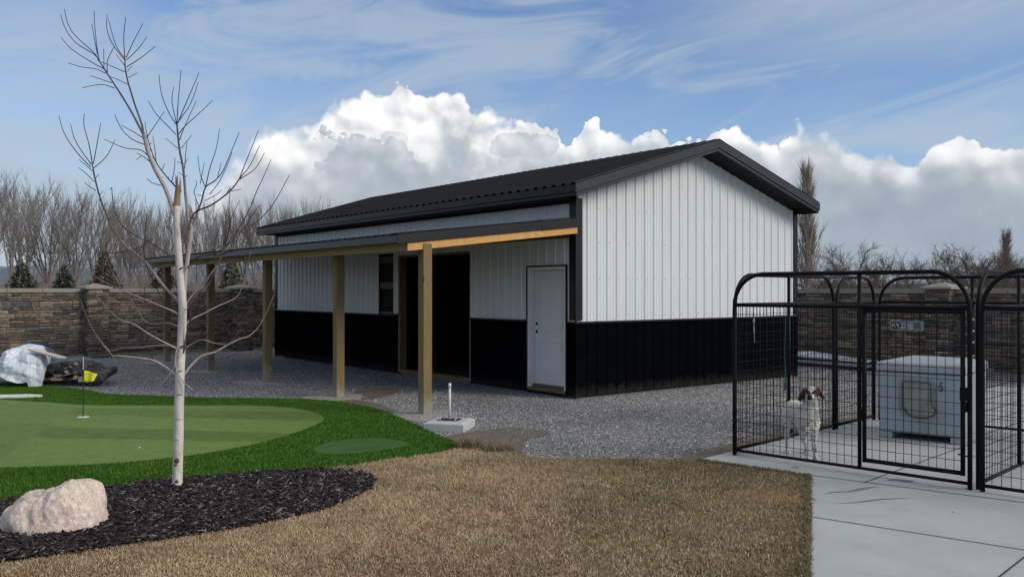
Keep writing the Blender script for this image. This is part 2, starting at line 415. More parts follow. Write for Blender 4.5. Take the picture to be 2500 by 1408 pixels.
def m_soil(g, tc, vec, c, p):
    return g.mix(g.rng(g.noise(tc, 9, 6, .65), .3, .7), (.15, .11, .07), (.30, .22, .14))
MAT_SOIL = mat('lawn_thatch', rough=.95, spec=.1, extra=m_soil, bump=.6, bscale=60)
sheet('lawn_soil', lawn, -.012, MAT_SOIL)
MAT_TURFBASE = mat('turf_backing', (.018, .055, .004), .8, var=.3, vscale=40, spec=.1)
sheet('turf_fringe', turf, -.008, MAT_TURFBASE)
def m_green(g, tc, vec, c, p):
    # nap of the turf laid in arcs: bands of a lighter and a darker green
    sp = g.n('ShaderNodeSeparateXYZ'); g.l(tc, sp.inputs[0]); x, y = sp.outputs[0], sp.outputs[1]
    wv = g.m('MULTIPLY', g.m('SUBTRACT', g.noise(tc, .8, 3), .5), .25)
    yy = g.m('ADD', g.m('ADD', y, wv), g.m('MULTIPLY', g.m('ADD', x, 3.0), .14))
    def band(v, a, b): return g.m('MULTIPLY', g.rng(v, a - .05, a + .05), g.rng(v, b - .05, b + .05, 1, 0))
    right = g.rng(g.m('SUBTRACT', g.m('ADD', x, 5.55), g.m('MULTIPLY', g.m('SUBTRACT', y, 10.0), -.30)), -.05, .05)
    dark = g.m('MAXIMUM', band(yy, 12.05, 12.85), band(yy, 10.25, 11.0))
    right_s = g.m('MULTIPLY', right, g.m('SUBTRACT', .55, g.m('MULTIPLY', dark, 1.05)))
    low = g.rng(g.m('ADD', y, g.m('MULTIPLY', x, .42)), 6.60, 6.42, 1, 0)
    low = g.m('SUBTRACT', 1.0, low)
    a4 = g.m('DIVIDE', g.m('SUBTRACT', x, -8.2), 4.4); b4 = g.m('DIVIDE', g.m('SUBTRACT', y, 13.2), 1.55)
    disc = g.rng(g.m('ADD', g.m('MULTIPLY', a4, a4), g.m('MULTIPLY', b4, b4)), .92, 1.06, .35, 0)
    s = g.m('ADD', g.m('ADD', right_s, disc), g.m('MULTIPLY', low, -.9))
    nz = g.noise(tc, 140, 4, .7); n2 = g.noise(g.vm('MULTIPLY', tc, (3, 12, 1)), 1.5, 5, .6)
    col = g.mix(g.rng(s, -1.0, .6), (.060, .120, .018), (.145, .225, .048))
    col = g.mix(g.rng(n2, .35, .7, 0, .4), col, (.15, .225, .058))
    col = g.mix(1.0, col, g.ramp(g.noise(tc, 5.5, 6, .7), [(.3, (.82,) * 3), (.7, (1.16,) * 3)]), 'MULTIPLY')
    col = g.mix(1.0, col, g.ramp(nz, [(.25, (.55,) * 3), (.75, (1.42,) * 3)]), 'MULTIPLY')
    b = g.n('ShaderNodeBump'); b.inputs['Strength'].default_value = .5; b.inputs['Distance'].default_value = .006
    g.l(nz, b.inputs['Height']); g.l(b.outputs[0], p.inputs['Normal'])
    return col
MAT_GREEN = mat('putting_turf', rough=.75, spec=.2, extra=m_green)
sheet('putting_green', green, .000, MAT_GREEN)
def m_oval(g, tc, vec, c, p):
    nz = g.noise(tc, 140, 4, .7)
    return g.mix(1.0, g.mix(g.rng(g.noise(tc, 3, 4), .3, .7), (.045, .10, .026), (.065, .13, .036)), g.ramp(nz, [(.25, (.7,) * 3), (.75, (1.3,) * 3)]), 'MULTIPLY')
sheet('chipping_mat', oval, .000, mat('chipping_turf', rough=.8, spec=.15, extra=m_oval))
white_px = [(-60, 968), (20, 967), (70, 966), (104, 968), (70, 970), (20, 972), (-60, 973)]
sheet('sand_patch', ground_poly(white_px, 4), .030, mat('white_sand', (.72, .73, .72), .9, var=.1, vscale=20), thick=.036)
def m_mulch(g, tc, vec, c, p):
    return g.mix(g.rng(g.noise(g.vm('MULTIPLY', tc, (1, 2.5, 1)), 22, 6, .7), .3, .72), (.012, .010, .011), (.05, .042, .045))
sheet('mulch_bed', mulch, -.006, mat('dark_mulch', rough=.9, spec=.25, extra=m_mulch, bump=1.0, bscale=45))
def m_conc(g, tc, vec, c, p):
    a = g.noise(tc, 1.1, 6, .6); b = g.noise(g.vm('MULTIPLY', tc, (1, 9, 1)), 6, 5, .65); f = g.noise(tc, 160, 3, .6)
    col = g.mix(g.rng(a, .3, .7), (.375, .395, .40), (.485, .505, .51))
    col = g.mix(g.rng(b, .45, .8, 0, .35), col, (.36, .38, .39))
    # damp and dirt
    s1 = g.noise(tc, 2.3, 6, .62, .4)
    col = g.mix(g.rng(s1, .60, .74, 0, .32), col, (.25, .25, .235))
    col = g.mix(1.0, col, g.ramp(f, [(.2, (.9,) * 3), (.8, (1.08,) * 3)]), 'MULTIPLY')
    return col
MAT_CONC = mat('broom_concrete', rough=.8, spec=.3, extra=m_conc, bump=.12, bscale=120)
sheet('concrete_slab', slab, 0.0, MAT_CONC, thick=.10)
MAT_JOINT = mat('saw_cut_joint', (.07, .07, .07), .95, spec=.1)  # dark saw-cut joints, laid as thin strips on the slab
def strip(name, pts, w, z, m):
    P = [Vector((*p, z)) for p in pts]; vs = []; fs = []
    for i, p in enumerate(P):
        t = (P[min(i + 1, len(P) - 1)] - P[max(i - 1, 0)]).normalized(); nrm = Vector((-t.y, t.x, 0))
        ww = w[i] if hasattr(w, '__len__') else w
        vs += [p + nrm * ww / 2, p - nrm * ww / 2]
    fs = [(2 * i, 2 * i + 1, 2 * i + 3, 2 * i + 2) for i in range(len(P) - 1)]
    o = MB().add(vs, fs).build(name, m)
    if o.data.polygons[0].normal.z < 0: o.data.flip_normals()
    return tag(o, kind='structure')
strip('slab_joint', [gp(1981, 1160), gp(2520, 1229)], .014, .004, MAT_JOINT)
strip('slab_joint', [gp(1981, 1261), gp(2520, 1345)], .012, .004, MAT_JOINT)
strip('slab_joint', [gp(2432, 1414), gp(2520, 1345)], .012, .004, MAT_JOINT)
strip('slab_joint', [gp(2108, 1178), gp(2420, 1065)], .012, .004, MAT_JOINT)
MAT_DAMP = mat('damp_stain', (.20, .20, .20), .55, var=.25, vscale=9, spec=.4)
def stain(px, ws): strip('damp_stain', [tuple(p) for p in smooth_loop([gp(*p) for p in px], 5, closed=False)], [w for w in np.interp(np.linspace(0, 1, 5 * (len(px) - 1) + 1), np.linspace(0, 1, len(px)), ws)], .0035, MAT_DAMP)
stain([(2008, 1206), (2040, 1201), (2075, 1199), (2110, 1192), (2145, 1187)], [.0, .018, .025, .05, .0])
stain([(2030, 1228), (2080, 1227), (2130, 1221), (2160, 1218), (2230, 1215)], [.0, .012, .03, .025, .0])
stain([(2165, 1172), (2190, 1171), (2215, 1174), (2232, 1173)], [.0, .09, .11, .0])
stain([(1930, 1141), (1942, 1140), (1952, 1142)], [.0, .05, .0])
stain([(1981, 1217), (1986, 1219), (1992, 1220)], [.07, .05, .0])

# bare earth showing at the edges of the gravel
def m_dirt(g, tc, vec, c, p):
    return g.mix(g.rng(g.noise(tc, 14, 6, .7), .3, .7), (.135, .110, .090), (.245, .205, .168))
MAT_DIRT = mat('bare_earth', rough=.95, spec=.1, extra=m_dirt, bump=1.0, bscale=50)
def patch(name, px, m, z=-.014, jit=.006):
    return sheet(name, ground_poly(px, 8, jit), z, m)
patch('bare_earth', [(1120, 1078), (1090, 1062), (1160, 1050), (1250, 1040), (1320, 1046), (1340, 1056), (1290, 1068), (1275, 1090), (1270, 1110), (1200, 1106), (1140, 1098)], MAT_DIRT)
patch('bare_earth', [(1640, 1122), (1700, 1100), (1790, 1077), (1900, 1052), (2040, 1025), (2130, 1008), (2140, 1035), (1990, 1062), (1860, 1090), (1710, 1122)], MAT_DIRT)
patch('bare_earth', [(860, 962), (880, 950), (940, 945), (975, 950), (960, 960), (905, 972)], MAT_DIRT)
patch('bare_earth', [(700, 972), (760, 966), (860, 972), (930, 985), (980, 1008), (1030, 1040), (990, 1024), (930, 1002), (850, 984), (780, 977)], MAT_DIRT)

# grass, turf, stones, chips: what nobody could count
def blades(name, P, h0, h1, w, lean, cols, z, mt, label):
    n = len(P); a = rng.uniform(0, 2 * np.pi, n); h = rng.uniform(h0, h1, n); ww = w * rng.uniform(.7, 1.3, n)
    la = rng.uniform(0, 2 * np.pi, n); ll = h * np.abs(rng.normal(0, lean, n))
    b = np.stack([P[:, 0], P[:, 1], np.full(n, z)], 1)
    dx = np.stack([np.cos(a) * ww / 2, np.sin(a) * ww / 2, np.zeros(n)], 1)
    mid = b + np.stack([np.cos(la) * ll * .35, np.sin(la) * ll * .35, h * .55], 1)
    tip = b + np.stack([np.cos(la) * ll, np.sin(la) * ll, h / np.sqrt(1 + (ll / h) ** 2 * .4)], 1)
    co = np.stack([b - dx, b + dx, mid + dx * .8, mid - dx * .8, tip], 1).reshape(-1, 3)
    i = np.arange(n)[:, None] * 5
    ff = np.concatenate([i + np.array([[0, 1, 2, 3]]), i + np.array([[3, 2, 4]])], 1).ravel()
    c = np.repeat(cols[:, None, :], 5, 1).reshape(-1, 3)
    o = link(name, fast_mesh(name, co, ff, np.tile([4, 3], n), c), mt)
    return tag(o, label, None, None, 'stuff')
def vnoise(P, s, seed):
    """cheap smooth value noise"""
    r = np.random.default_rng(seed); T = r.random((64, 64)); q = P * s; i = np.floor(q).astype(int); f = q - i; f = f * f * (3 - 2 * f)
    g = lambda a, b: T[(i[:, 0] + a) % 64, (i[:, 1] + b) % 64]
    return (g(0, 0) * (1 - f[:, 0]) + g(1, 0) * f[:, 0]) * (1 - f[:, 1]) + (g(0, 1) * (1 - f[:, 0]) + g(1, 1) * f[:, 0]) * f[:, 1]
def lerp(a, b, t): return np.asarray(a)[None] * (1 - t[:, None]) + np.asarray(b)[None] * t[:, None]
P = scatter(lawn, 16500, yfun=lambda y: np.clip(1.25 - .08 * (y - 5), .55, 1))
t = np.clip(.50 * vnoise(P, 1.1, 1) + .25 * vnoise(P, 3.3, 4) + .35 * vnoise(P, 8, 2) - .04, 0, 1)
worn = np.exp(-(((P[:, 0] - gp(1890, 1208)[0]) / .42) ** 2 + ((P[:, 1] - gp(1890, 1208)[1]) / .26) ** 2)); kp = rng.random(len(P)) > worn * .75; kp &= ~((vnoise(P, 2.7, 61) > .80) & (rng.random(len(P)) < .6)); P, t, worn = P[kp], t[kp], worn[kp]
side = np.clip((P[:, 0] + .2) / 2.6, 0, 1)
r1 = rng.random(len(P))
c = lerp((.58, .43, .265), (.29, .20, .115), np.clip((t - .3) * 2.2, 0, 1))
c = c * (1 - .0) ; straw = (r1 < .30); c[straw] = lerp((.74, .60, .41), (.55, .42, .27), rng.random(straw.sum()))
grn = (rng.random(len(P)) < np.clip(.10 + .62 * side * (vnoise(P, 1.7, 5) + .25) + .15 * (vnoise(P, 2.5, 6) - .5), 0, .75)); c[grn] = lerp((.085, .10, .045), (.19, .19, .095), rng.random(grn.sum()))
c[worn > .35] = lerp((.55, .38, .22), (.30, .20, .12), rng.random((worn > .35).sum())); c *= rng.uniform(.70, 1.30, (len(P), 1))
blades('lawn_grass', P, .013, .036, .0043, .8, c, -.014, BLADE, 'dormant brown lawn grass with green creeping in towards the slab')
# ragged fringe over the slab edge and taller dead tufts by the bare earth
ea, eb, ec = np.array(gp(1704, 1121)), np.array(gp(1979, 1160)), np.array(gp(1979, 1440)); E_ = []
for a_, b_, n_ in ((ea, eb, 1500), (eb, ec, 5200)):
    q_ = rng.random(n_); nn_ = np.array([(b_ - a_)[1], -(b_ - a_)[0]]); nn_ /= np.linalg.norm(nn_); off = rng.normal(.0, .013, n_) - .020
    if nn_[0] + nn_[1] > 0: nn_ = -nn_
    E_.append(a_ + (b_ - a_) * q_[:, None] - nn_ * (off * (.4 + 1.2 * vnoise(np.stack([q_ * 30, q_ * 7], 1), 1.0, 71)))[:, None])
E_ = np.concatenate(E_); c = lerp((.10, .105, .05), (.42, .32, .19), rng.random(len(E_)) ** 1.4)
blades('edge_grass', E_, .018, .046, .0054, .65, c, -.010, BLADE, 'longer grass fringe flopping over the edge of the slab')
L_ = np.concatenate([scatter(green, 5), scatter(lawn, 7), scatter(yard, 3.0, holes=[turf, lawn, mulch, slab]), scatter(slab, .5), scatter(turf, 8, holes=[green])])
n = len(L_); a = rng.uniform(0, 6.28, n); sz = rng.uniform(.008, .022, n); zb = rng.uniform(.006, .026, n)
q4 = np.array([(-1, -.45, 0), (0, -.7, .25), (1, .1, .0), (0, .7, .35)])
x = q4[None, :, 0] * sz[:, None]; y = q4[None, :, 1] * sz[:, None] * .7; zz = q4[None, :, 2] * sz[:, None]
co = np.stack([x * np.cos(a)[:, None] - y * np.sin(a)[:, None] + L_[:, 0:1], x * np.sin(a)[:, None] + y * np.cos(a)[:, None] + L_[:, 1:2], zz + zb[:, None]], 2).reshape(-1, 3)
tag(link('leaf_litter', fast_mesh('leaf_litter', co, np.arange(n * 4), 4, np.repeat(lerp((.30, .20, .11), (.12, .08, .05), rng.random(n)), 4, 0)), BLADE), 'scraps of dry leaf and straw blown over the yard', None, None, 'stuff')
P = scatter(turf, 7500, holes=[green, oval], yfun=lambda y: np.clip(1.2 - .06 * (y - 6), .35, 1))
r1 = rng.random(len(P)); t = vnoise(P, 6, 11)
c = lerp((.026, .090, .003), (.072, .190, .006), np.clip(r1 * .7 + t * .4, 0, 1)); lt = rng.random(len(P)) < .12; c[lt] = (.16, .29, .04)
blades('fringe_turf', P, .016, .032, .0050, .55, c, -.008, BLADE_T, 'bright green artificial fringe turf around the putting green')
def tuft(x, y, n, r, h, label):
    a = rng.uniform(0, 2 * np.pi, n); q = r * np.sqrt(rng.random(n))
    P = np.stack([x + np.cos(a) * q, y + np.sin(a) * q], 1)
    o = blades('grass_tuft', P, h * .5, h, .007, .9, lerp((.34, .27, .17), (.16, .12, .07), rng.random(n)), -.015, BLADE, label)
    del o['kind']; o['category'] = 'grass tuft'
tuft(*gp(1146, 1090), 420, .14, .15, 'upright straw coloured tuft at the tip of the green turf')
tuft(*gp(1215, 1097), 500, .17, .11, 'low grey-brown tuft of dead grass in front of the bare earth')
# loose stones
def rocks(name, P, s0, s1, cols, z, label, flat=.65):
    n = len(P); s = rng.uniform(s0, s1, n) / 2
    base = np.array([(1, 0, 0), (-1, 0, 0), (0, 1, 0), (0, -1, 0), (0, 0, 1), (0, 0, -1)], float)
    v = base[None] * rng.uniform(.6, 1.25, (n, 6, 1)) * s[:, None, None] + rng.normal(0, .22, (n, 6, 3)) * s[:, None, None]
    v[:, :, 2] *= flat
    a = rng.uniform(0, 2 * np.pi, n); ca, sa = np.cos(a), np.sin(a)
    x = v[:, :, 0] * ca[:, None] - v[:, :, 1] * sa[:, None]; y = v[:, :, 0] * sa[:, None] + v[:, :, 1] * ca[:, None]
    co = np.stack([x + P[:, 0:1], y + P[:, 1:2], v[:, :, 2] + z + s[:, None] * flat * .5], 2).reshape(-1, 3)
    F = np.array([(0, 2, 4), (2, 1, 4), (1, 3, 4), (3, 0, 4), (2, 0, 5), (1, 2, 5), (3, 1, 5), (0, 3, 5)])
    ff = (np.arange(n)[:, None, None] * 6 + F[None]).ravel()
    o = link(name, fast_mesh(name, co, ff, 3, np.repeat(cols[:, None, :], 6, 1).reshape(-1, 3)), ATTR)
    return tag(o, label, None, None, 'stuff')
BARN = (1.0441, 14.4941, .6662); BL, BW = 11.987, 6.111
bV = np.array([math.cos(BARN[2]), math.sin(BARN[2])]); bU = np.array([-math.sin(BARN[2]), math.cos(BARN[2])]); bO = np.array(BARN[:2])
def bxy(u, v): return bO + bU * u + bV * v
foot = np.array([bxy(-.02, -.02), bxy(BL, -.02), bxy(BL, BW), bxy(-.02, BW)])
Pg = scatter(yard, 2900, holes=[turf, lawn, mulch, slab, foot], yfun=lambda y: np.clip(1.15 - .045 * (y - 8), .22, 1))
dirt = vnoise(Pg, .9, 21) * .6 + vnoise(Pg, 3, 22) * .4
keep = np.ones(len(Pg), bool)
for o in [o for o in COL.objects if o.name.startswith('bare_earth')]:
    pl = np.array([(v.co.x, v.co.y) for v in o.data.vertices]); ins = pip(Pg, pl); keep &= ~(ins & (vnoise(Pg, 4.5, 51) * .7 + vnoise(Pg, 13, 52) * .3 + .12 * rng.normal(0, 1, len(Pg)) > .30))
Pg = Pg[keep]; n = len(Pg); r1 = rng.random(n)
c = lerp((.095, .10, .108), (.40, .405, .41), r1 ** 1.35); wh = rng.random(n) < .10; c[wh] = lerp((.55, .55, .54), (.78, .77, .74), rng.random(wh.sum())); br = rng.random(n) < .10; c[br] = (.22, .18, .145)
lowf = vnoise(Pg, .55, 81) * .6 + vnoise(Pg, 1.6, 82) * .4; c = c * (.76 + .68 * lowf)[:, None]; dst = np.clip((lowf - .55) * 4, 0, 1)[:, None] * .35; c = c * (1 - dst) + np.array((.30, .275, .24)) * dst
sz_ = .7 + .6 * vnoise(Pg, 2.2, 83)
rocks('gravel', Pg, .011, .026, c, -.022, 'crushed blue-grey gravel spread over the yard')
Ps = scatter(lawn, 70, yfun=lambda y: np.clip((y - 8.2) * .8, 0, 1)); Ps = np.concatenate([Ps, scatter(slab, .5)]); n = len(Ps)
rocks('stray_stones', Ps, .010, .024, lerp((.12, .12, .13), (.42, .42, .41), rng.random(n)), -.002, 'loose stones kicked onto the lawn and the slab')
# mulch chips
Pm = scatter(mulch, 3000); n = len(Pm)
a = rng.normal(.15, .9, n); L = rng.uniform(.025, .095, n); W = rng.uniform(.006, .017, n); T = rng.uniform(.003, .008, n); tilt = rng.normal(0, .30, n)
ex = np.stack([np.cos(a) * np.cos(tilt), np.sin(a) * np.cos(tilt), np.sin(tilt)], 1) * (L / 2)[:, None]
ey = np.stack([-np.sin(a), np.cos(a), rng.normal(0, .25, n)], 1) * (W / 2)[:, None]
ez = np.stack([np.zeros(n), np.zeros(n), T / 2], 1); ct = np.stack([Pm[:, 0], Pm[:, 1], rng.uniform(.0, .028, n)], 1)
co = np.stack([ct - ex - ey - ez, ct + ex * .9 - ey - ez, ct + ex + ey * .6 - ez, ct - ex * .8 + ey - ez, ct - ex - ey + ez, ct + ex * .9 - ey + ez, ct + ex + ey * .6 + ez, ct - ex * .8 + ey + ez], 1).reshape(-1, 3)
F = np.array([(3, 2, 1, 0), (4, 5, 6, 7), (0, 1, 5, 4), (1, 2, 6, 5), (2, 3, 7, 6), (3, 0, 4, 7)])
c = lerp((.014, .011, .012), (.075, .060, .060), rng.random(n) ** 1.6); lt = rng.random(n) < .13; c[lt] = lerp((.12, .10, .10), (.30, .26, .25), rng.random(lt.sum()))
tag(link('mulch_chips', fast_mesh('mulch_chips', co, (np.arange(n)[:, None, None] * 8 + F[None]).ravel(), 4, np.repeat(c[:, None, :], 8, 1).reshape(-1, 3)), ATTR), 'shredded dark bark mulch around the young tree and boulder', None, None, 'stuff')
# edging strips where the turf is cut
MAT_EDGE = mat('edging', (.018, .022, .018), .7, spec=.3)
strip('edging_strip', [gp(*p) for p in turf_px[22:31]], .03, .012, MAT_EDGE)

# ------------------------------------------------------------------ barn
def m_white(g, tc, vec, c, p):
    a = g.noise(g.vm('MULTIPLY', tc, (5, 5, .5)), 1.2, 5, .6)
    return g.mix(g.rng(a, .35, .75), (.64, .675, .67), (.71, .74, .73))
MAT_WHITE = mat('white_steel', rough=.38, spec=.5, extra=m_white)
def m_dust(g, tc, vec, c, p):
    sp = g.n('ShaderNodeSeparateXYZ'); g.l(tc, sp.inputs[0])
    h = g.m('ADD', sp.outputs[2], g.m('MULTIPLY', g.m('SUBTRACT', g.noise(tc, 7, 5, .7), .5), .35))
    return g.mix(g.rng(h, .0, .20, .16, 0.0), c, (.16, .145, .125))
MAT_BLACK = mat('black_steel', (.0024, .0029, .0042), .65, spec=.008, var=.25, vscale=2, extra=m_dust)
MAT_ROOF = mat('black_roof_steel', (.0155, .0165, .021), .6, spec=.03, var=.2, vscale=1.5)
MAT_TRIM = mat('black_trim', (.009, .0095, .0105), .38, spec=.25, var=.2, vscale=2)
MAT_SOFFIT = mat('black_soffit', (.006, .006, .0065), .6, spec=.15)
def wood(name, a, b, knots=True, weather=None):
    def ex(g, tc, vec, c, p):
        n = g.noise(vec, 3.0, 7, .65, .5); f = g.noise(g.vm('MULTIPLY', vec, (3, 3, 1)), 9, 5, .6)
        col = g.mix(g.rng(g.m('ADD', g.m('MULTIPLY', n, .6), g.m('MULTIPLY', f, .4)), .35, .66), a, b)
        if knots:
            k = g.voro(g.vm('MULTIPLY', tc, (2.2, 2.2, 1.3)), 1.3, 'F1')
            col = g.mix(g.rng(k, .05, .13, .75, 0), col, tuple(x * .25 for x in a))
        if weather is not None:
            sp = g.n('ShaderNodeSeparateXYZ'); g.l(tc, sp.inputs[0])
            hz = g.m('ADD', sp.outputs[2], g.m('MULTIPLY', g.m('SUBTRACT', g.noise(tc, 5, 6, .7), .5), 1.1))
            col = g.mix(g.rng(hz, weather, weather + .25, .6, 0), col, (.34, .33, .29))
        return col
    return mat(name, rough=.75, spec=.25, stretch=(9, 9, .7), extra=ex, bump=.25, bscale=14)
MAT_POST = wood('treated_post', (.165, .112, .050), (.26, .19, .09), True, .05)
MAT_BEAM = wood('treated_beam', (.27, .18, .078), (.40, .285, .135))
MAT_RAFTER = wood('fresh_cedar_rafter', (.56, .28, .085), (.74, .43, .16))
MAT_STUD = wood('framing_lumber', (.16, .095, .05), (.24, .155, .085))
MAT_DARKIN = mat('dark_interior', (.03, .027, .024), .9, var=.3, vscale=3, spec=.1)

barn = thing('pole_barn', 'long black and white ribbed metal pole barn with open-sided timber porch', 'barn', (*bO, 0), BARN[2])
PITCHB = .2487
def prof(s0, s1, per=.2286, ph=.06, h=.019, w0=.034, w1=.012, minor=True):
    """rib profile between s0 and s1: list of (s, height)"""
    out = [(s0, 0.0)]; k0 = int((s0 - ph) // per) - 1; k1 = int((s1 - ph) // per) + 2
    for k in range(k0, k1):
        c = ph + k * per
        for ds, hh in ((-w0, 0), (-w1, h), (w1, h), (w0, 0)): out.append((c + ds, hh))
        if minor:
            for q in (.076, .152):
                for ds, hh in ((-.014, 0), (-.006, .0045), (.006, .0045), (.014, 0)): out.append((c + q + ds, hh))
    mid = sorted([p for p in out[1:] if s0 < p[0] < s1])
    return [(s0, 0.0)] + mid + [(s1, 0.0)]
def ribbed(mb, s0, s1, zlo, zhi, place, **k):
    pr = prof(s0, s1, **k)
    vs = []; fs = []
    f = lambda z, s: z(s) if callable(z) else z
    for s, h in pr: vs += [place(s, h, f(zlo, s)), place(s, h, f(zhi, s))]
    fs = [(2 * i, 2 * i + 2, 2 * i + 3, 2 * i + 1) for i in range(len(pr) - 1)]
    mb.add(vs, fs)
# local frame: x runs along the gable (v), y along the long side (u)
LW = lambda s, h, z: (-h, s, z)              # long wall, faces -x
GW = lambda s, h, z: (s, -h, z)              # gable wall, faces -y
BWL = lambda s, h, z: (s, BL + h, z)
RWL = lambda s, h, z: (BW + h, s, z)
WZ = 1.235
OV_F, OV_B, OV_L, OV_R = .47, .30, .40, .10   # roof overhangs
RV = BW / 2
Z_RIDGE = 4.47
SL = (Z_RIDGE - 3.43) / (RV + OV_L)
def zroof(v): return Z_RIDGE - SL * abs(v - RV)
wallz = lambda v: zroof(v) - .20
EZ = 3.245
# long wall
mb = MB()
for a, b in ((.02, .20), (1.25, 2.97), (5.60, BL - .01)): ribbed(mb, a, b, .02, WZ - .02, LW)
ribbed(mb, 1.25, 2.97, .02, .03, LW)
ribbed(mb, .02, BW - .02, .02, WZ - .02, GW, ph=.03)
ribbed(mb, .02, BW - .02, .02, WZ - .02, BWL); ribbed(mb, .02, BL - .02, .02, WZ - .02, RWL)
mb.build('wainscot', MAT_BLACK, barn)
mb = MB()
ribbed(mb, .02, .20, WZ + .01, EZ, LW); ribbed(mb, .20, 1.25, 2.185, EZ, LW); ribbed(mb, 1.25, 2.97, WZ + .01, EZ, LW)
ribbed(mb, 2.97, 5.60, 2.50, EZ, LW); ribbed(mb, 5.60, 5.80, WZ + .03, EZ, LW); ribbed(mb, 5.80, 6.44, 2.56, EZ, LW); ribbed(mb, 6.44, BL - .02, WZ + .01, EZ, LW)
mb.build('long_wall_siding', MAT_WHITE, barn)
mb = MB(); ribbed(mb, .02, BW - .02, WZ + .01, wallz, GW, ph=.03)
mb.build('gable_siding', MAT_WHITE, barn)
mb = MB(); ribbed(mb, .02, BW - .02, WZ + .01, wallz, BWL); ribbed(mb, .02, BL - .02, WZ + .01, EZ, RWL)
mb.build('rear_siding', MAT_WHITE, barn)
# screw heads along the girt lines
def screws(name, rows):
    mb = MB()
    for s0, s1, z, place, ph in rows:
        k = math.ceil((s0 - ph) / .2286)
        while ph + k * .2286 < s1 - .03:
            s_ = ph + k * .2286 + .045; k += 1
            zz = z
            if not (s0 + .02 < s_ < s1): continue
            a, b = Vector(place(s_, .0, zz)), Vector(place(s_, .006, zz)); mb.tube([a, b], .0085, 6)
    o = mb.build(name, MAT_SCREW, barn); o['kind'] = 'stuff'
MAT_SCREW = mat('screw_head', (.42, .44, .44), .45, .3)
screws('screw_head', [(.15, BW - .1, z, GW, .03) for z in (1.34, 1.95, 2.56, 3.12)] + [(1.27, 2.95, z, LW, .06) for z in (1.34, 1.95, 2.56)] + [(6.46, BL - .1, z, LW, .06) for z in (1.34, 1.95, 2.56)] + [(.16, BL - .1, 3.08, LW, .06)] + [(1.2, BW - 1.2, 3.66, GW, .03)])
MAT_SCREW = mat('screw_head_dark', (.012, .012, .013), .5, .0, spec=.1)
screws('dark_screw_head', [(.1, BW - .1, z, GW, .03) for z in (.12, .62)] + [(1.27, 2.95, .62, LW, .06), (5.65, BL - .1, .62, LW, .06)])
# dark lining added to hold down spilled light, and floor, behind the open bay
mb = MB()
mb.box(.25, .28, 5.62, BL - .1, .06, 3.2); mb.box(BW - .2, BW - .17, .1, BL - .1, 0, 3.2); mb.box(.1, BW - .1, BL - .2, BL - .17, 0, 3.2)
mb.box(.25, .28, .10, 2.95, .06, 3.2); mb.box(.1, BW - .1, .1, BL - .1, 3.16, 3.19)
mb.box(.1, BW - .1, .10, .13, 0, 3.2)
mb.build('added_dark_lining', MAT_DARKIN, barn)
MB().box(.1, BW - .1, .1, BL - .1, .001, .02).build('floor', mat('interior_earth', (.05, .045, .04), .95, var=.3, vscale=6), barn)
# trims
def bits(name, m, groups, bevel=.003):
    for boxes in groups:
        mb = MB()
        for b in boxes: mb.box(*b)
        mb.build(name, m, barn, bevel=bevel)
bits('corner_trim', MAT_TRIM, [[(-.028, .0, .0, .135, WZ + .03, EZ), (-.028, .125, -.030, .0, WZ + .03, EZ + .02)],
    [(-.028, .0, BL - .10, BL + .03, WZ + .03, EZ), (-.0275, .10, BL, BL + .03, WZ + .03, EZ)],
    [(BW - .115, BW + .03, -.030, 0, WZ + .03, EZ + .13), (BW, BW + .0295, 0, .12, WZ + .03, EZ + .10)]], .004)
bits('wainscot_corner', MAT_BLACK, [[(-.030, .03, -.032, .03, .0, WZ - .02)], [(BW - .03, BW + .032, -.032, .03, 0, WZ - .02)], [(-.03, .03, BL - .03, BL + .03, .0, WZ - .02)]], .004)
bits('wainscot_cap', MAT_TRIM, [[(-.036, .0, -.04, .20, WZ - .02, WZ + .012), (-.035, BW + .036, -.039, 0, WZ - .021, WZ + .013)], [(-.036, 0, 1.25, 2.97, WZ - .02, WZ + .012)], [(-.036, 0, 5.60, BL + .035, WZ - .02, WZ + .012)]])
MAT_GALV = mat('galvanised_edge', (.10, .10, .10), .5, .3)
bits('base_angle', MAT_GALV, [[(-.03, .01, 1.22, 2.985, -.02, .008)], [(-.03, .01, 5.59, BL + .02, -.02, .004)], [(-.03, .01, -.03, .20, -.02, .008), (0, BW + .02, -.028, .01, -.02, .005)]], 0)
# roof
def roof_plane(mb, va, vb, u0, u1, lift=0.0, **k):
    pr = prof(u0, u1, minor=False, h=.036, w0=.062, w1=.020, **k); nrm = Vector((SL if va < vb else -SL, 0, 0))
    vs = []
    sgn = 1 if va < vb else -1
    n = Vector((-SL * sgn, 0, 1)).normalized()
    for s, h in pr:
        for v in (va, vb):
            p = Vector((v, s, zroof(v) + lift)) + n * h; vs.append(p)
    fs = [(2 * i, 2 * i + 1, 2 * i + 3, 2 * i + 2) if sgn < 0 else (2 * i + 1, 2 * i, 2 * i + 2, 2 * i + 3) for i in range(len(pr) - 1)]
    mb.add(vs, fs)
mb = MB()
roof_plane(mb, -OV_L - .02, RV, -OV_F + .02, BL + OV_B - .02); roof_plane(mb, BW + OV_R + .02, RV, -OV_F + .02, BL + OV_B - .02)
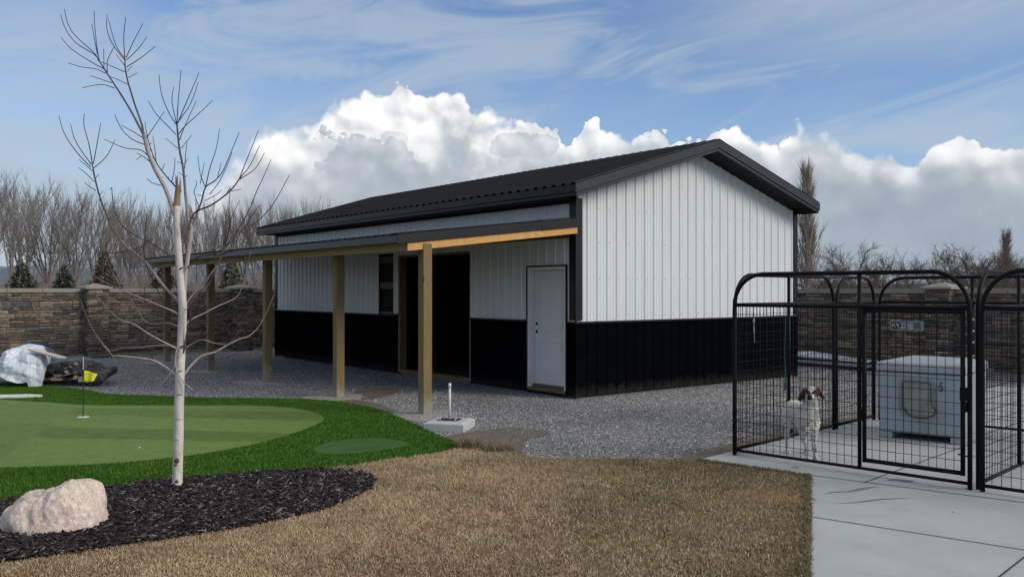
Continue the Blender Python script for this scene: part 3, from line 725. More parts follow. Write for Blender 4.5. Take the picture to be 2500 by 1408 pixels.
# underside deck
mb.hexa([(-OV_L, -OV_F + .02, zroof(-OV_L) - .03), (RV, -OV_F + .02, Z_RIDGE - .03), (RV, BL + OV_B - .02, Z_RIDGE - .03), (-OV_L, BL + OV_B - .02, zroof(-OV_L) - .03)],
        [(-OV_L, -OV_F + .02, zroof(-OV_L) - .005), (RV, -OV_F + .02, Z_RIDGE - .005), (RV, BL + OV_B - .02, Z_RIDGE - .005), (-OV_L, BL + OV_B - .02, zroof(-OV_L) - .005)])
mb.hexa([(RV, -OV_F + .02, Z_RIDGE - .03), (BW + OV_R, -OV_F + .02, zroof(BW + OV_R) - .03), (BW + OV_R, BL + OV_B - .02, zroof(BW + OV_R) - .03), (RV, BL + OV_B - .02, Z_RIDGE - .03)],
        [(RV, -OV_F + .02, Z_RIDGE - .005), (BW + OV_R, -OV_F + .02, zroof(BW + OV_R) - .005), (BW + OV_R, BL + OV_B - .02, zroof(BW + OV_R) - .005), (RV, BL + OV_B - .02, Z_RIDGE - .005)])
roof = mb.build('roof', MAT_ROOF, barn)
mb = MB()
def slope_bar(mb, v0, v1, u0, u1, dz0, dz1):
    mb.hexa([(v0, u0, zroof(v0) + dz0), (v1, u0, zroof(v1) + dz0), (v1, u1, zroof(v1) + dz0), (v0, u1, zroof(v0) + dz0)],
            [(v0, u0, zroof(v0) + dz1), (v1, u0, zroof(v1) + dz1), (v1, u1, zroof(v1) + dz1), (v0, u1, zroof(v0) + dz1)])
slope_bar(mb, RV - .16, RV, -OV_F - .02, BL + OV_B + .02, .021, .028); slope_bar(mb, RV, RV + .16, -OV_F - .02, BL + OV_B + .02, .021, .028)
mb.build('ridge_cap', MAT_TRIM, roof)
MAT_RAKE = mat('rake_trim_metal', (.022, .0225, .023), .36, spec=.35, var=.15, vscale=2)
for u0, u1, f0, f1 in ((-OV_F - .012, -OV_F + .02, -OV_F - .010, -OV_F + .11), (BL + OV_B - .02, BL + OV_B + .012, BL + OV_B - .11, BL + OV_B + .01)):
    mb = MB(); s_ = 1 if u0 < 0 else -1
    slope_bar(mb, -OV_L - .03, RV, u0, u1, -.135, .012); slope_bar(mb, RV, BW + OV_R + .03, u0, u1, -.135, .012)
    slope_bar(mb, -OV_L - .01, RV, u0 + .016 * s_, u1 + .010 * s_, -.195, -.142); slope_bar(mb, RV, BW + OV_R + .01, u0 + .016 * s_, u1 + .010 * s_, -.195, -.142)
    slope_bar(mb, -OV_L - .03, RV - .02, f0, f1, .027, .032); slope_bar(mb, RV + .02, BW + OV_R + .03, f0, f1, .027, .032)   # flange lying on the roof
    mb.build('rake_trim', MAT_RAKE, roof, bevel=.003)
mb = MB()
zl = zroof(-OV_L); zr = zroof(BW + OV_R)
mb.box(-OV_L - .028, -OV_L - .004, -OV_F + .022, BL + OV_B - .022, zl - .125, zl - .012)
mb.box(-OV_L - .016, -OV_L + .004, -OV_F + .022, BL + OV_B - .022, zl - .185, zl - .132)
mb.box(BW + OV_R + .004, BW + OV_R + .026, -OV_F + .022, BL + OV_B - .022, zr - .19, zr - .012)
mb.build('fascia', MAT_TRIM, roof, bevel=.003)
# soffits: grooved boards under the rakes and eaves
mb = MB()
for i in range(60):
    v0 = -OV_L + i * .112; v1 = min(v0 + .100, BW + OV_R)
    if v0 >= BW + OV_R: break
    if v0 < RV < v1: v1 = RV
    slope_bar(mb, v0, v1, -OV_F + .03, -.012, -.198, -.186); slope_bar(mb, v0, v1, BL + .012, BL + OV_B - .03, -.198, -.186)
slope_bar(mb, -OV_L, RV, -OV_F + .03, -.014, -.185, -.180); slope_bar(mb, RV, BW + OV_R, -OV_F + .03, -.014, -.185, -.180)
mb.box(-OV_L, -.03, .0, BL, EZ - .01, EZ + .004); mb.box(BW + .03, BW + OV_R, 0, BL, EZ - .01, EZ + .004)
mb.box(-.045, 0.0, .14, BL - .10, EZ - .055, EZ - .012)
mb.build('soffit', MAT_SOFFIT, barn)
# entry door
mb = MB()
for a, b in ((.222, .272), (1.178, 1.228)): mb.box(-.022, .0, a, b, .09, 2.16)
mb.box(-.022, 0, .2725, 1.1775, 2.11, 2.16)
mb.box(0.002, .12, .25, .272, .09, 2.13); mb.box(0.002, .12, 1.178, 1.20, .09, 2.13); mb.box(.002, .12, .2725, 1.1775, 2.10, 2.13)
MAT_DOOR = mat('white_door_paint', (.70, .70, .69), .35, spec=.45, var=.04, vscale=3)
door = mb.build('door_frame', MAT_DOOR, barn, bevel=.004)
mb = MB()
mb.box(-.034, -.002, .200, .2215, .06, 2.185); mb.box(-.034, -.002, 1.2285, 1.25, .06, 2.185); mb.box(-.034, -.002, .222, 1.228, 2.1605, 2.185)
mb.build('door_surround', MAT_TRIM, barn)
mb = MB()
X0 = .098
mb.box(X0, X0 + .044, .277, 1.173, .145, 2.095)
mb.build('door', MAT_DOOR, barn, bevel=.004)
slabdoor = [o for o in barn.children if o.name == 'door'][0]
mb = MB()
for z0, z1 in ((.34, .88), (1.05, 1.97)):
    y0, y1 = .42, 1.03
    for a, b, c, d in ((y0, y1, z0, z0 + .012), (y0, y1, z1 - .012, z1), (y0, y0 + .012, z0 + .012, z1 - .012), (y1 - .012, y1, z0 + .012, z1 - .012)):
        mb.box(X0 - .009, X0 - .001, a, b, c, d)
    mb.box(X0 - .005, X0 - .0006, y0 + .035, y1 - .035, z0 + .035, z1 - .035)
mb.build('door_panel', MAT_DOOR, slabdoor, bevel=.003)
MAT_HOLE = mat('bore_hole', (.006, .006, .006), .6)
for z in (1.045, 1.185):
    mb = MB(); mb.tube([(X0 - .004, 1.112, z), (X0 - .0005, 1.112, z)], .028, 20); mb.build('lock_bore', MAT_HOLE, slabdoor)
MB().box(-.035, .13, .235, 1.215, .045, .088).build('door_sill', MAT_STUD, barn, bevel=.004)
MB().box(.045, .135, .273, 1.177, .089, .140).build('threshold', mat('threshold_metal', (.12, .12, .125), .4, .5), barn)
# open bay: jamb, sill, head
mb = MB(); mb.box(-.012, .15, 5.525, 5.60, .03, 2.50); mb.build('bay_jamb', MAT_STUD, barn)
mb = MB(); mb.box(.0, .15, 2.97, 2.985, .03, 2.50); mb.build('siding_edge', mat('cut_edge', (.55, .55, .53), .5), barn)
mb = MB(); mb.box(.0, .14, 2.99, 5.52, -.02, .095); mb.build('bay_sill', MAT_STUD, barn)
mb = MB(); mb.box(.0, .15, 2.99, 5.52, 2.46, 2.52); mb.build('bay_head', MAT_STUD, barn)
# unsheeted strip that shows the girts
for z0, z1 in ((1.255, 1.30), (1.80, 1.94), (2.36, 2.50)):
    MB().box(.03, .07, 5.80, 6.44, z0, z1).build('girt', MAT_STUD, barn)
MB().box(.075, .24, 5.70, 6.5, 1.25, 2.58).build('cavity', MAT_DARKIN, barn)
MB().box(-.012, .02, 5.78, 5.80, 1.26, 2.56).build('cavity_edge', mat('strip_edge', (.45, .46, .47), .5), barn)

# porch: posts, beam, rafters, low-slope roof
PV = -2.93
def pzr(v): return 2.925 + (v) * .116          # top of the porch roof sheet
PU0, PU1, PVE = -.10, 11.80, -3.40
def u_at(px, v):
    t = (px - CX) / F_PX; o, a = bO + bV * v, bU
    return (t * o[1] - o[0]) / (a[0] - t * a[1])
post_u = [u_at(px, PV) for px in (1050, 827, 653, 514, 408)]
for i, u in enumerate(post_u):
    u = max(u, -.03)
    mb = MB(); mb.box(PV - .072, PV + .072, u - .072, u + .072, -.05, pzr(PV) - .16)
    mb.build('post', MAT_POST, barn, bevel=.006)
def pbar(mb, v0, v1, u0, u1, d0, d1):
    mb.hexa([(v0, u0, pzr(v0) + d0), (v1, u0, pzr(v1) + d0), (v1, u1, pzr(v1) + d0), (v0, u1, pzr(v0) + d0)],
            [(v0, u0, pzr(v0) + d1), (v1, u0, pzr(v1) + d1), (v1, u1, pzr(v1) + d1), (v0, u1, pzr(v0) + d1)])
mb = MB()
pr = prof(PU0 + .03, PU1 - .03, minor=False, h=.026); vs = []
for s, h in pr: vs += [(PVE - .03, s, pzr(PVE - .03) + h), (-.02, s, pzr(-.02) + h)]
mb.add(vs, [(2 * i + 1, 2 * i, 2 * i + 2, 2 * i + 3) for i in range(len(pr) - 1)])
pbar(mb, PVE, -.02, PU0 + .03, PU1 - .03, -.022, -.004)
porch = mb.build('porch_roof', MAT_ROOF, barn)
mb = MB(); mb.box(PVE - .026, PVE - .004, PU0 + .01, PU1 - .01, pzr(PVE) - .108, pzr(PVE) - .006)
mb.build('porch_fascia', mat('slate_trim', (.045, .049, .056), .40, spec=.35, var=.1, vscale=2), porch, bevel=.003)
mb = MB(); pbar(mb, PVE - .03, -.80, PU0 - .014, PU0 + .010, -.125, .008); pbar(mb, PVE - .03, -.80, PU0 - .010, PU0 + .12, .027, .033)
pbar(mb, -.82, -.035, PU0 - .020, PU0 - .015, -.130, .014); pbar(mb, -.795, -.035, PU0 - .012, PU0 + .010, -.125, .008); pbar(mb, -.82, -.035, PU0 - .016, PU0 + .12, .034, .040)
mb.build('porch_rake_trim', MAT_TRIM, porch, bevel=.003)
mb = MB(); pbar(mb, PVE - .03, -.035, PU1 - .01, PU1 + .014, -.125, .008); mb.build('porch_rake_trim', MAT_TRIM, porch, bevel=.003)
mb = MB(); BV = -3.235
mb.box(BV - .022, BV + .022, PU0 + .075, 3.78, pzr(BV) - .235, pzr(BV) - .112); mb.box(BV - .022, BV + .022, 3.784, PU1 - .05, pzr(BV) - .235, pzr(BV) - .112)
mb.build('porch_beam', MAT_BEAM, barn, bevel=.003)
mb = MB(); pbar(mb, BV - .020, -1.12, PU0 + .012, PU0 + .052, -.236, -.128); pbar(mb, -1.117, -.045, PU0 + .012, PU0 + .052, -.236, -.128)
mb.build('end_rafter', MAT_RAFTER, barn, bevel=.003)
MB().add([], []).box(BV - .021, BV - .0, PU0 + .055, PU0 + .072, pzr(BV) - .235, pzr(BV) - .115).build('rafter_end_grain', MAT_STUD, barn)
for u in post_u[1:] + [1.3, 4.4]:
    mb = MB(); pbar(mb, BV + .024, -.04, u - .02, u + .02, -.16, -.023); mb.build('rafter', MAT_STUD, barn)
mb = MB(); mb.box(-.045, -.022, .14, PU1 - .1, 2.62, 2.80); mb.build('ledger', MAT_STUD, barn)
# mill stamps on the beam: rows of small inked dashes
mb = MB(); rr = random.Random(3); u = 5.9
while u < 11.3:
    for _ in range(rr.randint(5, 9)):
        h = rr.uniform(.02, .055); zc = pzr(BV) - .172 + rr.uniform(-.008, .008); w = rr.uniform(.012, .035)
        mb.box(BV - .0235, BV - .0222, u, u + w, zc - h / 2, zc + h / 2); u += w + rr.uniform(.012, .03)
    mb.box(BV - .0235, BV - .0222, u, u + .35, pzr(BV) - .205, pzr(BV) - .198); u += .40
    for _ in range(3): mb.box(BV - .0235, BV - .0222, u, u + .03, pzr(BV) - .178, pzr(BV) - .166); u += .07
    u += .1
mb.build('mill_stamp', mat('stamp_ink', (.07, .05, .035), .9, spec=.1), barn)['kind'] = 'stuff'

# concrete collars round the post feet
MAT_COLLAR = mat('rough_concrete', (.33, .32, .30), .9, var=.45, vscale=14, spec=.2, bump=1.0, bscale=30)
for u, rx, lab in zip(post_u, (.42, .36, .40, .34, .34), ('broad pale concrete collar at the foot of the nearest porch post', 'rough pale concrete collar around the second porch post beside the turf', 'grey concrete collar around the third porch post in the gravel', 'low concrete collar around the fourth porch post behind the young tree', 'dim concrete collar around the farthest porch post near the stone wall')):
    u = max(u, -.03); c = bxy(u, PV); nseg = 28
    mb = MB(); ring = []
    for j in range(nseg):
        a = 2 * math.pi * j / nseg; r = rx * 1.15 * (1 + .55 * (vnoise(np.array([[math.cos(a) * 2 + u * 3 + 9, math.sin(a) * 2 + 5]]), 1.0, 9)[0] - .5) * 2)
        ring.append((c[0] + r * math.cos(a) * 1.15, c[1] + r * math.sin(a)))
    vs = [(x, y, -.03) for x, y in ring] + [(c[0] + (x - c[0]) * .86, c[1] + (y - c[1]) * .86, -.012) for x, y in ring] + [(c[0] + (x - c[0]) * .45, c[1] + (y - c[1]) * .45, .002) for x, y in ring]
    fs = [(k * nseg + j, k * nseg + (j + 1) % nseg, (k + 1) * nseg + (j + 1) % nseg, (k + 1) * nseg + j) for k in range(2) for j in range(nseg)] + [tuple(2 * nseg + j for j in range(nseg))]
    mb.add(vs, fs); tag(mb.build('concrete_collar', MAT_COLLAR, smooth=True), lab, 'footing', 'concrete collars at the porch posts')

# ------------------------------------------------------------------ stone walls
MAT_STONE = mat('wall_stone', rough=.9, spec=.2, attr=True, var=.30, vscale=9, bump=.9, bscale=22)
MAT_MORTAR = mat('wall_mortar', (.060, .052, .044), .95, spec=.1)
MAT_COPING = mat('cast_coping', (.27, .25, .205), .85, var=.12, vscale=5, spec=.2, bump=.2, bscale=60)
def stone_face(mb, x0, x1, z0, z1, y, rr, small=1.0):
    """random ashlar on the plane y (faces -y)"""
    z = z0
    pal = [(.215, .168, .118), (.235, .182, .125), (.16, .118, .080), (.26, .21, .15), (.13, .105, .080), (.19, .138, .092), (.105, .098, .094), (.28, .235, .17), (.21, .155, .105)]
    while z < z1 - .01:
        h = rr.choice((.06, .085, .11, .14, .17)) * small; h = min(h, z1 - z)
        if z1 - z - h < .04: h = z1 - z
        x = x0
        while x < x1 - .01:
            w = rr.uniform(.15, .48) * small; w = min(w, x1 - x)
            if x1 - x - w < .07: w = x1 - x
            sub = [(z, h)] if h < .11 or rr.random() < .35 else [(z, h * .5), (z + h * .5, h * .5)]
            for zz, hh in sub:
                tone = rr.uniform(.80, 1.22); mb.col = tuple(k * tone * q for k, q in zip(rr.choice(pal), (.90, .95, 1.04)))
                g = .005; d = rr.uniform(.008, .045)
                xa, xb, za, zb = x + g, x + w - g, zz + g, zz + hh - g
                nx = 4; vs = []
                for (zq, ins) in ((za, 0), (za + (zb - za) * .25, 1), (za + (zb - za) * .75, 1), (zb, 0)):
                    for i in range(nx + 1):
                        e = 1 if (ins and 0 < i < nx) else .45
                        vs.append((xa + (xb - xa) * i / nx, y - d * e - rr.uniform(-.006, .010), zq + (rr.uniform(-.004, .004) if ins else 0)))
                fs = [(r * (nx + 1) + i, r * (nx + 1) + i + 1, (r + 1) * (nx + 1) + i + 1, (r + 1) * (nx + 1) + i) for r in range(3) for i in range(nx)]
                b = len(vs)
                per = [i for i in range(nx + 1)] + [r * (nx + 1) + nx for r in range(1, 4)] + [3 * (nx + 1) + i for i in range(nx - 1, -1, -1)] + [r * (nx + 1) for r in range(2, 0, -1)]
                vs += [(vs[i][0], y + .01, vs[i][2]) for i in per]
                m = len(per); fs += [(per[i], b + i, b + (i + 1) % m, per[(i + 1) % m]) for i in range(m)]
                mb.add(vs, fs)
            x += w
        z += h
def stone_wall(name, label, ox, oy, ang, length, pillars, seed, top=1.80, zg=-.05):
    w = thing(name, label, 'wall', (ox, oy, 0), ang)
    rr = random.Random(seed)
    mb = MB(); stone_face(mb, 0, length, zg + .06, top - .115, 0, rr); mb.build('stone_facing', MAT_STONE, w, col=True)
    MB().box(0, length, -.002, .16, zg, top - .11).build('core', MAT_MORTAR, w)
    mb = MB(); x = 0.0
    while x < length: x1 = min(x + .82, length); mb.box(x + .003, x1 - .003, -.055, .2, top - .108, top); x = x1
    mb.build('coping', MAT_COPING, w, bevel=.008)
    MB().box(0, length, -.05, -.003, zg, zg + .10).build('footing', MAT_COPING, w)
    for px in pillars:
        mb = MB(); s = .255
        stone_face(mb, px - s, px + s, zg + .05, top - .02, -.30, rr, .8)
        mb2 = MB(); stone_face(mb2, -.30, .30, zg + .05, top - .02, -s, rr, .8)
        for sx in (-1, 1):
            # the side faces, turned through a right angle
            m3 = [(px + sx * s + (v[1] + s) * (-1 if sx < 0 else 1) * (-1 if sx > 0 else 1) * (1 if sx < 0 else -1) * -1 * (1), v[0] * 1.0 + .0, v[2]) for v in mb2.v]
            m3 = [(px + sx * (s - (v[1] + s)), v[0] * sx, v[2]) for v in mb2.v]
            b = len(mb.v); mb.v += m3; mb.c += mb2.c; mb.f += [tuple(b + i for i in f) for f in mb2.f]
        p = mb.build('pillar', MAT_STONE, w, col=True)
        MB().box(px - s + .004, px + s - .004, -.296, .30, zg, top - .02).build('pillar_core', MAT_MORTAR, p)
        mb = MB(); e = .345
        b0 = [(px - e, -.39, top - .018), (px + e, -.39, top - .018), (px + e, .39, top - .018), (px - e, .39, top - .018)]
        b1 = [(x, y, top + .035) for x, y, z in b0]; b2 = [(px + (x - px) * .10, y * .10, top + .135) for x, y, z in b0]
        mb.add(b0 + b1 + b2, [(3, 2, 1, 0), (0, 1, 5, 4), (1, 2, 6, 5), (2, 3, 7, 6), (3, 0, 4, 7), (4, 5, 9, 8), (5, 6, 10, 9), (6, 7, 11, 10), (7, 4, 8, 11), (8, 9, 10, 11)])
        mb.build('pillar_cap', MAT_COPING, p, bevel=.012)
    return w
# left run: faces the yard, recedes to the right behind the barn
aL = math.atan2(.678, .735)
p1 = np.array((-11.16, 23.7)); dL = np.array((math.cos(aL), math.sin(aL)))
st = p1 - dL * 6.2
stone_wall('stone_wall', 'brown stone block wall left of the barn with two capped pillars', *st, aL, 17.0, (2.05 + .0, 6.2, 10.34, 14.5), 4, 1.815)
# right run: comes forward along the far side of the barn
aR = math.atan2(-.786, .618)
dR = np.array((math.cos(aR), math.sin(aR))); pR = np.array((9.42, 19.35))
st = pR - dR * 12.6
stone_wall('stone_wall', 'shaded dark stone wall right of the barn behind the dog kennel', *st, aR, 17.5, (4.3, 8.45, 12.6), 9, 1.80)

# ------------------------------------------------------------------ dog kennel
KA = np.array((2.36, 9.50)); KD = np.array((.7075, -.7067)); KN = np.array((.7067, .7075))
MAT_KEN = mat('black_powder_coat', (.0055, .0055, .0065), .5, spec=.16, var=.2, vscale=6)
MAT_WIRE = mat('black_wire', (.0055, .0055, .0065), .5, spec=.15)
kang = math.atan2(KD[1], KD[0])
kennel = thing('dog_kennel', 'black tube and welded wire dog kennel with arched panels on the slab', 'kennel', (*KA, 0), kang)
# local frame: x along the front, y towards the back
KH, KT, KR = 1.60, 1.925, .33
def panel(name, x0, y0, x1, y1, mids=(), gate=None, mesh=True, top=KT, label=None):
    dx, dy = x1 - x0, y1 - y0; L = math.hypot(dx, dy); ux, uy = dx / L, dy / L
    W = lambda s, z, o=0.0: (x0 + ux * s - uy * o, y0 + uy * s + ux * o, z)
    mb = MB(); r = .0215; a = .026; b = L - .026
    arch = [W(a, 0)] + [W(a, z) for z in (.6, 1.2, KH - .06)]
    for k in range(1, 9):
        t = math.pi / 2 * k / 8; arch.append(W(a + KR * (1 - math.cos(t)), KH - .02 + (top - KH + .02) * math.sin(t)))
    arch2 = [W(b - KR * (1 - math.cos(math.pi / 2 * k / 8)), KH - .02 + (top - KH + .02) * math.sin(math.pi / 2 * k / 8)) for k in range(8, 0, -1)] + [W(b, z) for z in (KH - .06, 1.2, .6, 0)]
    mb.tube(arch + arch2, r, 8)
    for z in (.052, KH): mb.tube([W(a, z), W(b, z)], .017 if z < 1 else .020, 6)
    for s in mids: mb.tube([W(s, .04), W(s, top - .004)], .020, 8)
    p = mb.build(name, MAT_KEN, kennel, smooth=True)
    if label: p['label'] = label
    if mesh:
        mb = MB(); w = .0032
        spans = [(a, b)] if gate is None else [(a, gate[0])]
        for s0, s1 in spans:
            n = int((s1 - s0) / .0765)
            for k in range(1, n + 1):
                s = s0 + (s1 - s0) * k / (n + 1); mb.tube([W(s, .052), W(s, KH)], w, 4, False)
            m = 15
            for k in range(1, m): z = .052 + (KH - .052) * k / m; mb.tube([W(s0, z, .004), W(s1, z, .004)], w, 4, False)
        mb.build('wire_mesh', MAT_WIRE, p)
    return p, W
L1 = 2.40
fp, WF = panel('front_panel', 0, 0, L1, 0, mids=(1.385,), gate=(1.385, L1))
# gate
mb = MB(); g0, g1 = 1.432, L1 - .085
for s in (g0, g1): mb.tube([WF(s, .115), WF(s, KH - .018)], .021, 8)
for z in (.135, KH - .035): mb.tube([WF(g0, z), WF(g1, z)], .021, 8)
gate = mb.build('gate', MAT_KEN, kennel, smooth=True)
mb = MB(); n = 12
for k in range(1, n): s = g0 + (g1 - g0) * k / n; mb.tube([WF(s, .14), WF(s, KH - .03)], .0032, 4, False)
for k in range(1, 14): z = .14 + (KH - .17) * k / 14; mb.tube([WF(g0, z, .004), WF(g1, z, .004)], .0032, 4, False)
mb.build('wire_mesh', MAT_WIRE, gate)
mb = MB(); mb.box(g1 - .012, g1 + .062, -.045, -.012, .78, .90); mb.box(g1 + .02, g1 + .045, -.04, -.01, .68, .775); mb.build('latch', MAT_KEN, gate, bevel=.004)
for z in (.52, 1.32): mb = MB(); mb.tube([WF(1.410, z), WF(1.410, z + .10)], .016, 8); mb.build('hinge', MAT_KEN, gate)
mb = MB(); mb.tube([(g1 - .03, -.03, .305), (g1 + .05, -.03, .295)], .008, 6); mb.build('foot_bolt', MAT_KEN, gate)
# maker's plate on the gate
sc0, sc1 = 1.685, 1.985
sgn = MB().box(sc0, sc1, -.018, -.014, 1.385, 1.475).build('sign_plate', mat('zinc_plate', (.22, .25, .26), .45, .4, var=.25, vscale=14), gate, bevel=.002)
MB().box(sc0 + .012, sc0 + .155, -.0205, -.0185, 1.397, 1.464).build('sign_field', mat('sign_navy', (.012, .018, .026), .5), sgn)
MAT_INK = mat('sign_white', (.40, .44, .46), .5)
def text(name, body, size, loc, mt, parent, rx=math.pi / 2, rz=0.0, ext=.0006):
    cu = bpy.data.curves.new(name, 'FONT'); cu.body = body; cu.size = size; cu.extrude = ext; cu.align_x = 'LEFT'
    cu.materials.append(mt)
    tmp = bpy.data.objects.new(name, cu); COL.objects.link(tmp); dg = bpy.context.evaluated_depsgraph_get(); dg.update()
    me = bpy.data.meshes.new_from_object(tmp.evaluated_get(dg)); bpy.data.objects.remove(tmp)
    o = bpy.data.objects.new(name, me); COL.objects.link(o); o.parent = parent; o.location = loc; o.rotation_euler = (rx, 0, rz)
    return o
text('lettering', 'K9', .058, (sc0 + .018, -.0215, 1.412), MAT_INK, sgn)
mb = MB()
for z, a, b in ((1.447, .095, .148), (1.432, .10, .150), (1.415, .10, .150), (1.402, .08, .145)): mb.box(sc0 + a, sc0 + b, -.0222, -.0210, z, z + .008)
for z in (1.405, 1.42, 1.435): mb.box(sc0 + .162, sc0 + .205, -.0200, -.0188, z, z + .006)
mb.build('small_print', MAT_INK, sgn)
mb = MB(); mb.prism([(sc0 + .215, 1.392), (sc0 + .232, 1.392), (sc0 + .238, 1.42), (sc0 + .258, 1.398), (sc0 + .272, 1.392), (sc0 + .284, 1.40), (sc0 + .272, 1.425), (sc0 + .276, 1.448), (sc0 + .262, 1.466), (sc0 + .240, 1.455), (sc0 + .222, 1.462), (sc0 + .214, 1.43)], 'y', -.0205, -.0186)
mb.build('dog_emblem', mat('sign_teal', (.06, .10, .11), .5), sgn)
# sides, back, divider, second run
sp1, WS = panel('side_panel', 0, .03, 0, 2.44, mids=(1.22,))
sp2, WS2 = panel('side_panel', 0, 2.47, 0, 3.66, mids=())
panel('back_panel', .03, 3.69, 2.40, 3.69, mids=(1.2,)); panel('back_panel', 2.44, 3.69, 4.85, 3.69, mids=(1.2,))
panel('divider_panel', 2.425, .03, 2.425, 2.44, mids=(1.22,)); panel('divider_panel', 2.425, 2.47, 2.425, 3.66)
panel('front_panel', 2.45, 0, 4.85, 0, mids=(1.2,), label='front panel of the second run')
MAT_ZINC = mat('zinc', (.6, .6, .6), .35, .8)
for z in (.30, .44, 1.18, 1.30, 1.40, 1.50): mb = MB(); mb.tube([(L1 + .012, -.018, z), (L1 + .012, -.026, z)], .010, 8); mb.build('clamp_bolt', MAT_ZINC, kennel)
def kxy(x, y): return KA + KD * x + KN * y
# leash and clip hanging on the side panel
mb = MB(); q = WS(1.02, 0)
base = kxy(.03, 1.10)
pts = [(base[0] + .004 * math.sin(i * .9), base[1], 1.55 - i * .095) for i in range(11)]
mb.tube(pts, [.005] * 8 + [.008, .011, .012], 6)
ls = tag(mb.build('leash', mat('teal_webbing', (.02, .075, .075), .8), smooth=True), 'thin teal leash hanging from the kennel rail behind the dog', 'leash')
mb = MB(); base = kxy(.05, .36)
mb.tube([(base[0], base[1], 1.57), (base[0], base[1], 1.44)], .006, 6); mb.ell((base[0], base[1], 1.42), (.012, .012, .03), 8, 6)
mb.tube([(base[0], base[1], 1.40), (base[0] + .01, base[1], 1.18)], .004, 6)
tag(mb.build('snap_hook', mat('dull_zinc', (.42, .42, .42), .45, .6), smooth=True), 'small metal snap hook dangling near the left end of the kennel', 'hook')

# insulated dog house
bl = np.array(gp(2143, 1066)); br = np.array(gp(2356, 1088))
dvec = br - bl; W0 = np.linalg.norm(dvec); ang = math.atan2(dvec[1], dvec[0])
dh = thing('dog_house', 'pale grey moulded dog house with a flap door inside the kennel', 'dog house', (*bl, 0), ang)
def m_plastic(g, tc, vec, c, p):
    a = g.noise(g.vm('MULTIPLY', tc, (1, 1, .6)), 3.0, 6, .65)
    return g.mix(g.rng(a, .42, .72, 0, .6), (.35, .395, .405), (.25, .275, .28))
MAT_PLAST = mat('grey_moulded_plastic', rough=.5, spec=.4, extra=m_plastic, bump=.08, bscale=60)
D0 = 1.02
mb = MB()
mb.hexa([(.01, .01, .075), (W0 - .01, .01, .075), (W0 - .01, D0, .075), (.01, D0, .075)], [(.0, .0, .79), (W0, .0, .79), (W0, D0 + .01, .79), (0, D0 + .01, .79)])
mb.build('shell', MAT_PLAST, dh, bevel=.025, smooth=False)
for x in (.02, W0 - .16):
    MB().box(x, x + .14, .02, D0 - .02, 0, .074).build('foot', MAT_PLAST, dh, bevel=.01)
mb = MB(); e = .022
mb.hexa([(-e, -e, .80), (W0 + e, -e, .80), (W0 + e, D0 + e, .80), (-e, D0 + e, .80)], [(-e + .006, -e + .006, .905), (W0 + e - .006, -e + .006, .905), (W0 + e - .006, D0 + e - .006, .905), (-e + .006, D0 + e - .006, .905)])
lid = mb.build('lid', MAT_PLAST, dh, bevel=.02)
mb = MB(); mb.hexa([(.03, .03, .906), (W0 - .03, .03, .906), (W0 - .03, D0 - .03, .906), (.03, D0 - .03, .906)], [(.18, .2, .945), (W0 - .18, .2, .945), (W0 - .18, D0 - .2, .945), (.18, D0 - .2, .945)])
mb.build('lid_crown', MAT_PLAST, lid, bevel=.01)
def rrect(x0, x1, z0, z1, r, n=6):
    out = []
    for cx, cz, a0 in ((x1 - r, z1 - r, 0), (x0 + r, z1 - r, 90), (x0 + r, z0 + r, 180), (x1 - r, z0 + r, 270)):
        for k in range(n + 1): a = R(a0 + 90 * k / n); out.append((cx + r * math.cos(a), cz + r * math.sin(a)))
    return out
fr_o = rrect(.245, .645, .305, .715, .055); fr_i = rrect(.285, .605, .335, .690, .04)
def ring_y(mb, o, i, y0, y1):
    n = len(o); vs = [(x, y0, z) for x, z in o] + [(x, y0, z) for x, z in i] + [(x, y1, z) for x, z in o] + [(x, y1, z) for x, z in i]
    fs = []
    for k in range(n):
        j = (k + 1) % n; fs += [(k, j, n + j, n + k), (2 * n + k, 3 * n + k, 3 * n + j, 2 * n + j), (k, 2 * n + k, 2 * n + j, j), (n + k, n + j, 3 * n + j, 3 * n + k)]
    mb.add(vs, fs)
mb = MB(); ring_y(mb, fr_o, fr_i, -.022, .004)
fo = mb.build('door_frame', mat('grey_door_rim', (.20, .23, .235), .45, var=.15, vscale=4), dh, bevel=.006)
fl_o = [(.300, .680), (.595, .680), (.598, .56)] + [tuple(q) for q in smooth_loop([(.600, .47), (.618, .42), (.660, .385), (.640, .330), (.575, .293), (.470, .278), (.380, .300), (.330, .360), (.312, .45)], 5, closed=False)] + [(.304, .56)]
mb = MB(); mb.prism(fl_o, 'y', -.040, -.028)
mb.build('flap', mat('clear_vinyl_flap', (.22, .245, .215), .3, spec=.6, var=.25, vscale=5), dh, bevel=.004)
mb = MB(); mb.tube([(x, -.043, z) for x, z in fl_o[8:40]], .007, 6); mb.build('flap_edge', mat('flap_binding', (.03, .035, .04), .5), dh)
mb = MB(); mb.tube([(.70 + .022 * math.sin(t), -.012, .630 + .03 * math.cos(t)) for t in np.linspace(-1.2, 3.6, 12)], .006, 6); mb.tube([(.695, -.012, .685), (.72, -.012, .697)], .007, 6)
mb.build('hook', mat('flap_hook', (.03, .03, .032), .5), dh)
